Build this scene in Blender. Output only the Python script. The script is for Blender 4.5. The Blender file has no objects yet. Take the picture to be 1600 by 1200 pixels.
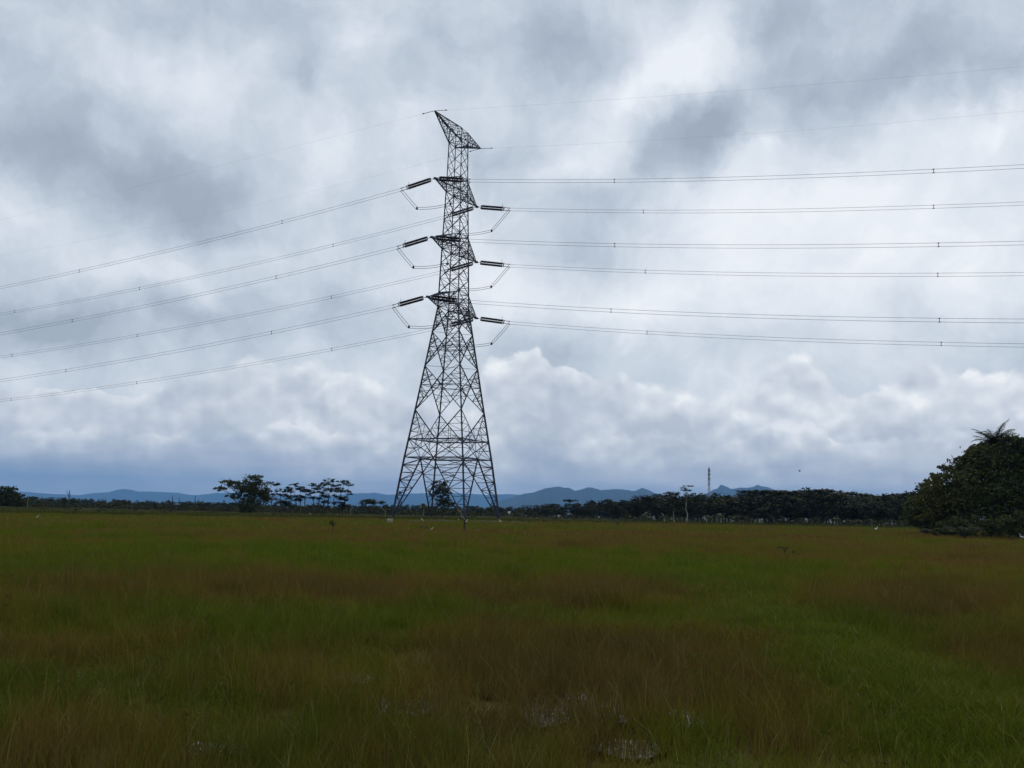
import bpy, math, random
import numpy as np
from math import radians as R, sin, cos, pi
from mathutils import Matrix, Vector

rnd = random.Random(7)
rng = np.random.default_rng(7)
scene = bpy.context.scene
col = scene.collection

# ------------------------------------------------------------------ camera
FPX, PITCH, ROLL, CAMH = 1490.71, R(7.4893), R(1.3124), 1.7
cam_d = bpy.data.cameras.new('camera')
cam = bpy.data.objects.new('camera', cam_d)
col.objects.link(cam)
cam_d.sensor_width = 36.0
cam_d.lens = FPX / 1600 * 36.0
cam_d.clip_start = 0.1
cam_d.clip_end = 60000
cam.matrix_world = Matrix.Translation((0, 0, CAMH)) @ Matrix.Rotation(pi / 2 + PITCH, 4, 'X') @ Matrix.Rotation(ROLL, 4, 'Z')
scene.camera = cam

# ------------------------------------------------------------------ picture coordinates -> places in the world
def ray(px, py):
    a, b = px - 800, py - 600
    c, s = cos(ROLL), sin(ROLL)
    u, v = c * a + s * b, -s * a + c * b
    x, y, z = u, FPX, -v
    return np.array([x, y * cos(PITCH) - z * sin(PITCH), y * sin(PITCH) + z * cos(PITCH)]) / FPX

def WP(px, py, depth):
    r = ray(px, py)
    return np.array([0, 0, CAMH]) + r * (depth / r[1])

def AE(px, py):
    r = ray(px, py); r = r / np.linalg.norm(r)
    return math.atan2(r[0], r[1]) * 18 / pi, math.asin(r[2]) * 18 / pi      # in units of ten degrees

def terrain(x, y):
    r = np.hypot(x, y)
    t1 = np.clip((r - 165) / 450, 0, 1); t1 = t1 * t1 * (3 - 2 * t1)
    t2 = np.clip((r - 600) / 900, 0, 1)
    return -5.0 * t1 - 3.0 * t2

def G(px, py):
    r = ray(px, py); k = -CAMH / r[2]
    return np.array([r[0] * k, r[1] * k, 0.0])

def at(px, depth):
    """ground point seen in picture column px at the given depth"""
    p = WP(px, 796 + 0.0229 * (px - 800), depth)
    return np.array([p[0], p[1], float(terrain(p[0], p[1]))])

# ------------------------------------------------------------------ sky
SUN_EL, SUN_AZ = R(52), R(14)
world = bpy.data.worlds.new('World')
scene.world = world
world.use_nodes = True
nt = world.node_tree
nt.nodes.clear()

class NT:
    def __init__(s, nt): s.nt = nt
    def n(s, typ, **k):
        nd = s.nt.nodes.new(typ)
        for a, b in k.items(): setattr(nd, a, b)
        return nd
    def l(s, a, b): s.nt.links.new(a, b)
    def m(s, op, a, b=None, c=None, clamp=False):
        nd = s.n('ShaderNodeMath', operation=op); nd.use_clamp = clamp
        for i, v in enumerate((a, b, c)):
            if v is None: continue
            if isinstance(v, (int, float)): nd.inputs[i].default_value = v
            else: s.l(v, nd.inputs[i])
        return nd.outputs[0]
    def vm(s, op, a, b=None, scale=None):
        nd = s.n('ShaderNodeVectorMath', operation=op)
        for i, v in enumerate((a, b)):
            if v is None: continue
            if isinstance(v, tuple): nd.inputs[i].default_value = v
            else: s.l(v, nd.inputs[i])
        if scale is not None: nd.inputs['Scale'].default_value = scale
        return nd.outputs[0]
    def mapr(s, v, a, b, c=0, d=1, interp='SMOOTHSTEP'):
        nd = s.n('ShaderNodeMapRange', interpolation_type=interp)
        s.l(v, nd.inputs[0])
        for i, q in zip((1, 2, 3, 4), (a, b, c, d)): nd.inputs[i].default_value = q
        return nd.outputs[0]
    dim = '3D'
    def noise(s, vec, scale, detail=4, rough=.55, lac=2.0, dist=0.0):
        nd = s.n('ShaderNodeTexNoise', noise_dimensions=s.dim); s.l(vec, nd.inputs['Vector'])
        nd.inputs['Scale'].default_value = scale; nd.inputs['Detail'].default_value = detail
        nd.inputs['Roughness'].default_value = rough; nd.inputs['Lacunarity'].default_value = lac
        nd.inputs['Distortion'].default_value = dist
        return nd
    def vor(s, vec, scale, smooth=.6, detail=0):
        nd = s.n('ShaderNodeTexVoronoi', feature='SMOOTH_F1', voronoi_dimensions='2D'); s.l(vec, nd.inputs['Vector'])
        nd.inputs['Scale'].default_value = scale; nd.inputs['Smoothness'].default_value = smooth
        return nd.outputs['Distance']
    def mapping(s, vec, loc=(0, 0, 0), scale=(1, 1, 1), rot=0, typ='POINT'):
        nd = s.n('ShaderNodeMapping', vector_type=typ); s.l(vec, nd.inputs['Vector'])
        nd.inputs['Location'].default_value = loc; nd.inputs['Scale'].default_value = scale
        nd.inputs['Rotation'].default_value = (0, 0, rot)
        return nd.outputs[0]
    def ramp(s, v, stops):
        nd = s.n('ShaderNodeValToRGB'); s.l(v, nd.inputs[0])
        e = nd.color_ramp.elements
        while len(e) < len(stops): e.new(.5)
        for q, (p, c) in zip(e, stops): q.position = p; q.color = tuple(c) + (1,)
        return nd.outputs[0]
    def mix(s, f, a, b):
        nd = s.n('ShaderNodeMix', data_type='RGBA')
        if isinstance(f, (int, float)): nd.inputs[0].default_value = f
        else: s.l(f, nd.inputs[0])
        for i, v in ((6, a), (7, b)):
            if isinstance(v, tuple): nd.inputs[i].default_value = v + (1,)
            else: s.l(v, nd.inputs[i])
        return nd.outputs[2]
    def blobs(s, vec, lst, start=None):
        """sum of soft ellipses given in picture pixels (cx, cy, rx, ry, weight[, tilt])"""
        acc = start
        for b in lst:
            cx, cy, rx, ry, w = b[:5]; tilt = b[5] if len(b) > 5 else 0
            a, e = AE(cx, cy)
            k = 18 / pi / FPX * 1.5
            sx, sy = rx * k, ry * k
            mp = s.mapping(vec, (a, e, 0), (sx, sy, 1.0), R(-tilt), 'TEXTURE')
            g = s.n('ShaderNodeTexGradient', gradient_type='QUADRATIC_SPHERE'); s.l(mp, g.inputs[0])
            g = g.outputs['Fac']
            acc = s.m('MULTIPLY', g, w) if acc is None else s.m('MULTIPLY_ADD', g, w, acc)
        return acc

def srgb(r, g, b):
    f = lambda v: (v / 255 / 12.92) if v / 255 < .04045 else ((v / 255 + .055) / 1.055) ** 2.4
    return (f(r), f(g), f(b))

W = NT(nt); W.dim = '2D'
tc = W.n('ShaderNodeTexCoord').outputs['Generated']
sep = W.n('ShaderNodeSeparateXYZ'); W.l(tc, sep.inputs[0])
az = W.m('MULTIPLY', W.m('ARCTAN2', sep.outputs[0], sep.outputs[1]), 18 / pi)
el = W.m('MULTIPLY', W.m('ARCSINE', sep.outputs[2]), 18 / pi)
cmb = W.n('ShaderNodeCombineXYZ'); W.l(az, cmb.inputs[0]); W.l(el, cmb.inputs[1])
V = cmb.outputs[0]
# high stratocumulus sheet
wn = W.noise(V, 1.3, 5, .6)
Vw = W.vm('ADD', V, W.vm('SCALE', W.vm('SUBTRACT', wn.outputs['Color'], (.5, .5, .5)), scale=.42))
wn2 = W.noise(V, 5.0, 6, .66)
Vw = W.vm('ADD', Vw, W.vm('SCALE', W.vm('SUBTRACT', wn2.outputs['Color'], (.5, .5, .5)), scale=.11))
sheet = W.blobs(Vw, [
    (180, 270, 230, 85, -.6, 10), (330, 335, 170, 55, -.32, 8), (60, 130, 110, 90, -.12), (380, 30, 260, 70, -.22), (465, 120, 60, 50, -.25),
    (90, 500, 170, 50, -.5, -8), (300, 497, 120, 45, -.42), (530, 480, 120, 52, -.38), (50, 400, 110, 60, -.2), (700, 60, 200, 90, -.12),
    (1085, 210, 110, 85, -.62, -15), (1110, 190, 50, 40, -.25), (800, 552, 1500, 60, -.16), (1290, 150, 190, 95, -.42, 6), (1240, 30, 200, 80, -.36), (1480, 90, 170, 75, -.34, 10),
    (960, 335, 160, 70, -.34), (880, 395, 140, 50, -.3), (850, 55, 190, 85, -.3), (760, 235, 150, 80, -.16), (990, 265, 80, 50, -.2), (1570, 130, 80, 40, -.15),
    (1060, 92, 110, 75, .9, -20), (965, 155, 100, 45, .4, -25), (1150, 90, 50, 40, .2), (320, 125, 120, 60, .3), (570, 60, 100, 70, .32), (640, 180, 140, 60, .25), (520, 230, 180, 60, .2),
    (885, 265, 90, 40, .5, -10), (940, 215, 80, 35, .25), (1330, 300, 480, 110, .5), (1250, 430, 600, 120, .5), (1540, 200, 150, 60, .45), (1010, 330, 60, 40, .1),
    (640, 430, 220, 90, .2), (180, 420, 130, 35, .2), (60, 350, 120, 40, .15), (200, 500, 70, 30, .25), (410, 540, 100, 30, .15), (930, 480, 300, 60, .25), (720, 330, 120, 60, .12),
    (1190, 235, 60, 25, .25), (1050, 300, 60, 22, .2),
])
fine = W.m('SUBTRACT', W.noise(Vw, 1.8, 8, .6).outputs['Fac'], .5)
sheet = W.m('MULTIPLY', sheet, .97)
B = W.m('MINIMUM', W.m('MAXIMUM', W.m('ADD', W.m('MULTIPLY_ADD', fine, .82, .51), sheet), .01), .99)
sheet_col = W.ramp(B, [(0.0, srgb(157, 169, 184)), (.25, srgb(175, 187, 201)), (.45, srgb(195, 206, 218)), (.68, srgb(217, 225, 235)), (1.0, srgb(239, 244, 250))])
# cumulus banks, lit from above
CUM = [
    (355, 640, 95, 95, .9), (290, 640, 70, 50, .45), (480, 640, 80, 95, .85), (590, 650, 120, 85, .75), (180, 675, 170, 70, .7), (30, 650, 120, 60, .6), (60, 700, 150, 60, .5),
    (800, 610, 110, 95, .8), (900, 645, 140, 85, .75), (1010, 655, 130, 85, .65), (1235, 645, 90, 105, 1.15), (1170, 665, 110, 60, .65), (1430, 660, 120, 95, .9), (1560, 660, 120, 95, .9), (1330, 680, 140, 65, .65),
    (800, 745, 1500, 110, .95)]
CUM2 = [(120, 705, 170, 45, .8), (420, 690, 130, 60, .8), (300, 730, 200, 40, .6), (600, 715, 150, 50, .75), (850, 700, 130, 55, .8), (1060, 720, 170, 45, .75), (1250, 705, 120, 55, .8), (1480, 715, 160, 55, .8), (1620, 690, 90, 60, .8), (800, 765, 1500, 60, .8)]
wv = W.noise(V, 3.0, 4, .6)
Vc = W.vm('ADD', V, W.vm('SCALE', W.vm('SUBTRACT', wv.outputs['Color'], (.5, .5, .5)), scale=.16))
hard = W.noise(V, .9, 2, .5).outputs['Fac']
soft = W.noise(W.mapping(V, (0, 0, 0), (.75, 1.3, 1)), 1.9, 5, .58).outputs['Fac']
def billow(vec):
    vw = W.vm('ADD', vec, W.vm('SCALE', W.vm('SUBTRACT', W.noise(vec, 3.4, 3, .6).outputs['Color'], (.5, .5, .5)), scale=.2))
    d = W.m('MULTIPLY', W.vor(vw, 1.6, .8), -.45)
    d = W.m('MULTIPLY_ADD', W.vor(vw, 4.0, .6), -.27, d)
    d = W.m('MULTIPLY_ADD', W.vor(vw, 9.5, .5), -.15, d)
    return d
def bank(lst, off, shades, elk, el0):
    big = W.blobs(Vc, lst)
    Vo = W.vm('ADD', V, off)
    b0 = billow(Vo); b1 = billow(W.vm('ADD', Vo, (.026, .07, 0)))
    d0 = W.m('ADD', W.m('MULTIPLY_ADD', wv.outputs['Fac'], .25, big), b0)
    w = W.mapr(hard, .42, .60, .06, .22)                      # crisp rims here, ragged soft ones there
    mask = W.m('MULTIPLY', W.m('DIVIDE', W.m('SUBTRACT', d0, .03), w, clamp=True), W.mapr(big, .05, .3))
    r = W.m('MULTIPLY_ADD', W.m('SUBTRACT', b0, b1), 2.3, .5)
    r = W.m('ADD', r, W.m('MULTIPLY_ADD', el, elk, el0))
    r = W.m('ADD', r, W.m('MULTIPLY', W.m('SUBTRACT', soft, .5), 1.5))
    r = W.m('ADD', r, W.mapr(d0, .0, .4, .26, -.04))
    return mask, W.ramp(r, shades)
mask, cum_col = bank(CUM, (0, 0, 0), [(0.0, srgb(178, 187, 201)), (.3, srgb(194, 202, 214)), (.6, srgb(210, 217, 227)), (.85, srgb(226, 232, 239)), (1.0, srgb(240, 244, 249))], .4, -.34)
mask2, cum2_col = bank(CUM2, (4.3, 1.7, 0), [(0.0, srgb(165, 174, 190)), (.3, srgb(180, 189, 203)), (.6, srgb(197, 205, 217)), (.85, srgb(214, 221, 230)), (1.0, srgb(228, 233, 241))], .5, -.16)
sky_col = W.mix(W.m('MULTIPLY', mask, .9), sheet_col, cum_col)
sky_col = W.mix(W.m('MULTIPLY', mask2, .85), sky_col, cum2_col)
# flat grey bases near the horizon
Vs = W.mapping(V, (0, 0, 0), (.6, 2.6, 1))
st = W.noise(Vs, 1.6, 5, .6).outputs['Fac']
streak = W.ramp(st, [(.3, srgb(152, 165, 185)), (.47, srgb(167, 179, 197)), (.58, srgb(183, 192, 207)), (.72, srgb(199, 207, 219))])
leftd = W.mapr(az, -2.6, .6, 1, 0)
streak = W.mix(W.m('MULTIPLY', leftd, .42), streak, srgb(122, 147, 180))
low = W.mapr(W.m('ADD', el, W.m('MULTIPLY', W.m('SUBTRACT', soft, .5), .7)), .02, .5, .85, 0)
sky_col = W.mix(low, sky_col, streak)
lift = W.m('EXPONENT', W.m('MULTIPLY', W.m('MAXIMUM', el, 0.0), -.9))
cl = W.n('ShaderNodeCombineXYZ')
for i_, a_ in enumerate((.46, .37, .25)): W.l(W.m('MULTIPLY_ADD', lift, a_, 1.0), cl.inputs[i_])
sky_col = W.vm('MULTIPLY', sky_col, cl.outputs[0])
bg = W.n('ShaderNodeBackground'); W.l(sky_col, bg.inputs[0]); bg.inputs[1].default_value = 1.0
nish = W.n('ShaderNodeTexSky'); nish.sky_type = 'NISHITA'; nish.sun_disc = False
nish.sun_elevation = SUN_EL; nish.sun_rotation = SUN_AZ
bg2 = W.n('ShaderNodeBackground'); W.l(nish.outputs[0], bg2.inputs[0]); bg2.inputs[1].default_value = .1
ms = W.n('ShaderNodeMixShader'); ms.inputs[0].default_value = .04
W.l(bg.outputs[0], ms.inputs[1]); W.l(bg2.outputs[0], ms.inputs[2])
out = W.n('ShaderNodeOutputWorld'); W.l(ms.outputs[0], out.inputs[0])
world.cycles.sampling_method = 'MANUAL'
world.cycles.sample_map_resolution = 512

# ------------------------------------------------------------------ sun behind the cloud, exposure
sd = bpy.data.lights.new('sun', 'SUN')
sd.energy = 1.3; sd.angle = R(14); sd.color = (1, .93, .82)
sun = bpy.data.objects.new('sun', sd); col.objects.link(sun)
sv = Vector((sin(SUN_AZ) * cos(SUN_EL), cos(SUN_AZ) * cos(SUN_EL), sin(SUN_EL)))
sun.rotation_euler = sv.to_track_quat('Z', 'Y').to_euler()
sun.location = (0, 0, 100)
scene.view_settings.view_transform = 'Standard'
scene.view_settings.look = 'None'
scene.view_settings.exposure = 0.0
scene.view_settings.gamma = 1.0
scene.view_settings.use_curve_mapping = False
scene.cycles.max_bounces = 5
scene.cycles.volume_bounces = 0
scene.cycles.transparent_max_bounces = 4

# ------------------------------------------------------------------ helpers
def tag(o, label=None, cat=None, group=None, kind=None):
    if label: o['label'] = label
    if cat: o['category'] = cat
    if group: o['group'] = group
    if kind: o['kind'] = kind
    return o

def empty(name, loc, rz=0):
    o = bpy.data.objects.new(name, None); col.objects.link(o)
    o.location = tuple(loc); o.rotation_euler = (0, 0, rz); o.empty_display_size = .5
    return o

class MB:
    def __init__(s, org=(0, 0, 0)): s.v = []; s.f = []; s.org = np.array(org, float)
    def beam(s, p, q, w, h=None):
        p = np.array(p, float); q = np.array(q, float); d = q - p; L = np.linalg.norm(d)
        if L < 1e-6: return
        d /= L; a = np.cross(d, (0, 0, 1.0))
        if np.linalg.norm(a) < 1e-3: a = np.array([1.0, 0, 0])
        a /= np.linalg.norm(a); b = np.cross(a, d); h = h or w
        n = len(s.v)
        for e in (p, q):
            for i, j in ((-1, -1), (1, -1), (1, 1), (-1, 1)): s.v.append(e + a * i * w / 2 + b * j * h / 2)
        s.f += [(n, n+1, n+5, n+4), (n+1, n+2, n+6, n+5), (n+2, n+3, n+7, n+6), (n+3, n, n+4, n+7), (n+3, n+2, n+1, n), (n+4, n+5, n+6, n+7)]
    def angle(s, p, q, w, t=None, side=(0, 0, 1)):
        """L-section steel angle"""
        p = np.array(p, float); q = np.array(q, float); d = q - p; L = np.linalg.norm(d)
        if L < 1e-6: return
        d /= L; a = np.cross(d, side)
        if np.linalg.norm(a) < 1e-3: a = np.cross(d, (1.0, .2, 0))
        a /= np.linalg.norm(a); b = np.cross(a, d); t = t or w * .22
        n = len(s.v)
        prof = ((0, 0), (w, 0), (w, t), (t, t), (t, w), (0, w))
        for e in (p, q):
            for i, j in prof: s.v.append(e + a * (i - w / 2) + b * (j - w / 2))
        for k in range(6): s.f.append((n + k, n + (k + 1) % 6, n + 6 + (k + 1) % 6, n + 6 + k))
        s.f += [(n+5, n+4, n+3, n), (n+3, n+2, n+1, n), (n+6, n+9, n+10, n+11), (n+6, n+7, n+8, n+9)]
    def tube(s, pts, radii, n=6, caps=True):
        pts = [np.array(p, float) for p in pts]
        if not hasattr(radii, '__len__'): radii = [radii] * len(pts)
        base = len(s.v); ref = None
        for i, p in enumerate(pts):
            d = pts[min(i + 1, len(pts) - 1)] - pts[max(i - 1, 0)]; d /= np.linalg.norm(d) + 1e-9
            if ref is None:
                ref = np.cross(d, (0, 0, 1.0) if abs(d[2]) < .95 else (1.0, 0, 0))
            ref = ref - d * (ref @ d); ref /= np.linalg.norm(ref) + 1e-9
            b = np.cross(d, ref)
            for k in range(n):
                t = 2 * pi * k / n
                s.v.append(p + radii[i] * (cos(t) * ref + sin(t) * b))
        for i in range(len(pts) - 1):
            for k in range(n):
                a = base + i * n + k; c = base + i * n + (k + 1) % n
                s.f.append((a, c, c + n, a + n))
        if caps:
            s.f.append(tuple(base + k for k in reversed(range(n))))
            s.f.append(tuple(base + (len(pts) - 1) * n + k for k in range(n)))
    def box(s, lo, hi):
        x0, y0, z0 = lo; x1, y1, z1 = hi; n = len(s.v)
        for z in (z0, z1):
            for x, y in ((x0, y0), (x1, y0), (x1, y1), (x0, y1)): s.v.append(np.array([x, y, z], float))
        s.f += [(n+3, n+2, n+1, n), (n+4, n+5, n+6, n+7), (n, n+1, n+5, n+4), (n+1, n+2, n+6, n+5), (n+2, n+3, n+7, n+6), (n+3, n, n+4, n+7)]
    def ball(s, c, rx, ry=None, rz=None, seg=8, rings=5, jit=0):
        ry = ry or rx; rz = rz or rx; c = np.array(c, float); n = len(s.v)
        s.v.append(c + (0, 0, rz))
        for i in range(1, rings):
            t = pi * i / rings
            for k in range(seg):
                a = 2 * pi * k / seg; j = 1 + rnd.uniform(-jit, jit)
                s.v.append(c + np.array([rx * sin(t) * cos(a) * j, ry * sin(t) * sin(a) * j, rz * cos(t)]))
        s.v.append(c - (0, 0, rz)); e = len(s.v) - 1
        for k in range(seg):
            s.f.append((n, n + 1 + k, n + 1 + (k + 1) % seg))
            s.f.append((e, n + 1 + (rings - 2) * seg + (k + 1) % seg, n + 1 + (rings - 2) * seg + k))
        for i in range(rings - 2):
            for k in range(seg):
                a = n + 1 + i * seg + k; b = n + 1 + i * seg + (k + 1) % seg
                s.f.append((a, a + seg, b + seg, b))
    def quads(s, arr):
        """arr: (N,4,3)"""
        n = len(s.v); s.v += list(arr.reshape(-1, 3))
        s.f += [(n + 4 * i, n + 4 * i + 1, n + 4 * i + 2, n + 4 * i + 3) for i in range(len(arr))]
    def mesh(s, name, mat, smooth=False):
        me = bpy.data.meshes.new(name)
        v = np.array(s.v, float) - s.org
        me.from_pydata(v.tolist(), [], s.f)
        me.materials.append(mat)
        if smooth: me.shade_smooth()
        me.update()
        return me
    def build(s, name, mat, parent=None, smooth=False, loc=None):
        o = bpy.data.objects.new(name, s.mesh(name, mat, smooth)); col.objects.link(o)
        if parent: o.parent = parent
        elif loc is not None: o.location = tuple(loc)
        else: o.location = tuple(s.org)
        return o

def lerp(a, b, t): return a + (b - a) * t

DK = 2.3
def leaf_quads(blobs, size, dens, flat=.35, clump=.18, fill=.25):
    """blobs: (centre, (a, b, c)); returns rhombic leaf sprays gathered in clumps"""
    out = []
    for c, rad in blobs:
        c = np.array(c, float); rad = np.array(rad, float)
        area = 4 * pi * ((rad[0] * rad[1]) ** 1.6 / 3 + (rad[0] * rad[2]) ** 1.6 / 3 + (rad[1] * rad[2]) ** 1.6 / 3) ** (1 / 1.6)
        n = max(30, int(area * dens * DK)); nc = max(8, n // 34)
        d = rng.normal(size=(nc, 3)); d /= np.linalg.norm(d, axis=1)[:, None]
        r = np.where(rng.random(nc) < fill, rng.random(nc) ** .5, rng.uniform(.72, 1.06, nc))
        cc = c + d * r[:, None] * rad
        k = rng.integers(0, nc, n)
        cs = clump * float(np.mean(rad)) * rng.uniform(.6, 1.6, nc)[k]
        p = cc[k] + rng.normal(size=(n, 3)) * cs[:, None] * np.array([1, 1, .55])
        nrm = rng.normal(size=(n, 3)) * (1 - flat) + np.array([0, 0, 1.0]) * flat * 2; nrm /= np.linalg.norm(nrm, axis=1)[:, None]
        a = np.cross(nrm, rng.normal(size=(n, 3))); a /= np.linalg.norm(a, axis=1)[:, None] + 1e-9
        b = np.cross(nrm, a); s = size * rng.uniform(.5, 1.4, n)[:, None]
        q = np.stack([p - a * s, p - b * s * .45, p + a * s, p + b * s * .45 + nrm * s * .2], 1)
        out.append(q)
    return np.concatenate(out)


def copy_tree(o, parent=None):
    c = o.copy(); col.objects.link(c)
    if parent: c.parent = parent
    for ch in list(o.children): copy_tree(ch, c)
    return c

# ------------------------------------------------------------------ materials
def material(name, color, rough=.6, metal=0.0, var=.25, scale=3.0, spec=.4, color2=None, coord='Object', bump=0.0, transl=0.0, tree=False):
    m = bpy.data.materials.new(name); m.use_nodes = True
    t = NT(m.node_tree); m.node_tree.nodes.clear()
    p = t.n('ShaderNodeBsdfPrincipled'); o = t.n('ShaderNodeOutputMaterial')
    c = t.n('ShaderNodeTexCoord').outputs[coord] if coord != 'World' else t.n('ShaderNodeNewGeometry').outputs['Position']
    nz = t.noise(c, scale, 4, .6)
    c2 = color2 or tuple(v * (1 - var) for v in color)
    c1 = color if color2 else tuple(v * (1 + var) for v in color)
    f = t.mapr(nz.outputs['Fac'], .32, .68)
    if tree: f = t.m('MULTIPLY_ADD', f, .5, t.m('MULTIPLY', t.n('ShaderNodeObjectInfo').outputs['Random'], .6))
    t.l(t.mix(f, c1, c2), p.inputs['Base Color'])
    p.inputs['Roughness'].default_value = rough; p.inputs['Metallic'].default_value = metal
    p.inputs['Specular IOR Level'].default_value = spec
    if bump:
        b = t.n('ShaderNodeBump'); b.inputs['Strength'].default_value = bump
        t.l(nz.outputs['Fac'], b.inputs['Height']); t.l(b.outputs[0], p.inputs['Normal'])
    if transl:
        tr = t.n('ShaderNodeBsdfTranslucent'); t.l(t.mix(f, c1, c2), tr.inputs[0])
        mx = t.n('ShaderNodeMixShader'); mx.inputs[0].default_value = transl
        t.l(p.outputs[0], mx.inputs[1]); t.l(tr.outputs[0], mx.inputs[2]); t.l(mx.outputs[0], o.inputs[0])
    else: t.l(p.outputs[0], o.inputs[0])
    return m

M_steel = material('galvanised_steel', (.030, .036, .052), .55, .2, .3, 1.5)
M_insul = material('brown_porcelain', (.030, .014, .020), .5, 0, .25, 4, .15)
M_fit = material('weathered_fittings', (.11, .115, .13), .5, .3, .3, 3)
M_wire = material('aluminium_conductor', (.12, .125, .14), .5, .3, .1, .3)
M_leaf = material('leaf_dark_green', (.030, .040, .012), .7, 0, 0, .9, .1, (.066, .076, .022), transl=.15, tree=True)
M_leaf_olive = material('leaf_olive', (.050, .056, .013), .7, 0, 0, .6, .1, (.105, .100, .024), transl=.15)
M_leaf_far = material('leaf_far', (.016, .020, .009), .8, 0, 0, .15, .08, (.050, .052, .020), tree=True)
M_leaf_bush = material('bush_leaf', (.034, .038, .013), .75, 0, 0, .8, .1, (.066, .062, .025))
M_bark = material('bark', (.05, .042, .032), .85, 0, .35, 5, .2, bump=.3)
M_bark_pale = material('pale_bark', (.19, .18, .15), .8, 0, .3, 3, .2, bump=.2)
M_banana = material('banana_leaf', (.04, .052, .02), .7, 0, 0, 1.5, .15, (.085, .09, .045), transl=.2)
M_frond = material('palm_frond', (.020, .026, .010), .75, 0, 0, 2.0, .12, (.038, .040, .018))
M_white = material('egret_white', (.75, .76, .74), .6, 0, .05, 8)
M_dark = material('dark_feather', (.02, .02, .022), .6, 0, .2, 5)
M_wall = material('white_wall', (.68, .68, .66), .8, 0, .12, .6)
M_cream = material('cream_wall', (.62, .54, .42), .8, 0, .12, .6)
M_roof = material('roof_tile', (.32, .30, .30), .8, 0, .2, 1.2)
M_glass = material('window_dark', (.03, .035, .04), .2, 0, .2, 1)
M_conc = material('old_concrete', (.36, .33, .25), .9, 0, .3, 6, .2, (.17, .16, .11), bump=.4)
M_rust = material('rusty_cap', (.06, .035, .025), .8, 0, .3, 8)
M_straw = material('dry_straw', (.10, .075, .04), .8, 0, .35, 3, .2)
M_brush = material('dead_brush', (.035, .028, .022), .85, 0, .3, 3, .2)
M_sign = material('sign_paint', (.05, .09, .2), .5, 0, .1, 3)
M_mast_red = material('mast_red_paint', (.10, .05, .06), .6, 0, .1, 1)
M_mast_white = material('mast_white_paint', (.34, .35, .38), .6, 0, .1, 1)
M_rock = material('mountain_forest', (.010, .018, .020), .9, 0, 0, .004, .1, (.018, .028, .026))

# ------------------------------------------------------------------ field colour pattern (where which grass grows)
_tab = rng.random((256, 256))
def vnoise(x, y):
    xi = np.floor(x).astype(int); yi = np.floor(y).astype(int); fx = x - xi; fy = y - yi
    fx = fx * fx * (3 - 2 * fx); fy = fy * fy * (3 - 2 * fy)
    t = lambda i, j: _tab[i % 256, j % 256]
    return (t(xi, yi) * (1 - fx) + t(xi + 1, yi) * fx) * (1 - fy) + (t(xi, yi + 1) * (1 - fx) + t(xi + 1, yi + 1) * fx) * fy
def fbm(x, y, o=4):
    s = 0; a = .5; n = 0
    for i in range(o):
        s = s + a * vnoise(x * 2 ** i + 17 * i, y * 2 ** i + 31 * i); n += a; a *= .5
    return s / n

PATCH = [(150, 898, 330, 11, .8), (800, 896, 560, 17, .9), (1180, 905, 260, 18, .9), (450, 862, 110, 8, .8), (80, 868, 140, 6, .3), (1000, 868, 200, 6, .4), (80, 835, 200, 6, .5), (520, 842, 120, 6, .4),
         (330, 878, 300, 7, -.5), (900, 845, 460, 15, -.8), (1450, 872, 260, 22, -.9), (200, 940, 360, 26, -.9), (720, 938, 380, 20, -.9), (1380, 965, 190, 45, -1.1),
         (1570, 1020, 120, 80, -.5), (1100, 1065, 120, 40, -.9), (800, 1015, 170, 24, -.35), (60, 1060, 110, 30, -.6), (950, 1092, 140, 22, -.5), (430, 1090, 60, 30, -.4),
         (1130, 930, 70, 18, .8), (1190, 970, 70, 24, .7), (1270, 1020, 80, 30, .7), (1370, 1075, 90, 34, .7), (1480, 1130, 110, 40, .7), (1620, 1190, 110, 40, .7), (1330, 1150, 110, 30, -.25),
         (500, 995, 260, 34, .5), (250, 1150, 280, 60, .5), (700, 1175, 340, 40, .5), (850, 960, 200, 18, .35), (1000, 1000, 120, 30, .4), (1420, 850, 120, 6, .5), (620, 868, 110, 5, .3)]
_P = []
for cx, cy, rx, ry, w in PATCH:
    g = G(cx, cy)
    _P.append((g[0] / g[1], 1 / g[1], rx / FPX, ry / FPX / CAMH, w * .9))
STRIP = [G(*q) for q in ((1060, 905), (1150, 945), (1215, 985), (1300, 1035), (1400, 1090), (1500, 1140), (1640, 1200))]
def strip_dist(x, y):
    d = np.full(np.shape(x), 1e9)
    for a, b in zip(STRIP[:-1], STRIP[1:]):
        ex, ey = b[0] - a[0], b[1] - a[1]; t = np.clip(((x - a[0]) * ex + (y - a[1]) * ey) / (ex * ex + ey * ey), 0, 1)
        d = np.minimum(d, np.hypot(x - a[0] - t * ex, y - a[1] - t * ey))
    return d
def greenness(x, y):
    x = np.asarray(x, float); y = np.asarray(y, float); ys = np.maximum(y, 1.0)
    g = .60 + (fbm(x * .35, y * .35) - .5) * 1.5 + (fbm(x * .09 + 50, y * .09) - .5) * 1.0 + (fbm(x * 1.5 + 3, y * 1.5 + 8, 3) - .5) * .9
    wx = (fbm(x * .5 + 9, y * .5) - .5) * .05
    u = x / ys + wx; v = 1 / ys * (1 + (fbm(x * .3, y * .3 + 70) - .5) * .18)
    front = (y > 3)
    for a, b, sx, sy, w in _P:
        g = g + np.where(front, w * .5 * np.exp(-((u - a) / sx) ** 2 - ((v - b) / sy) ** 2), 0)
    return np.clip(g, 0, 1)

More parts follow.
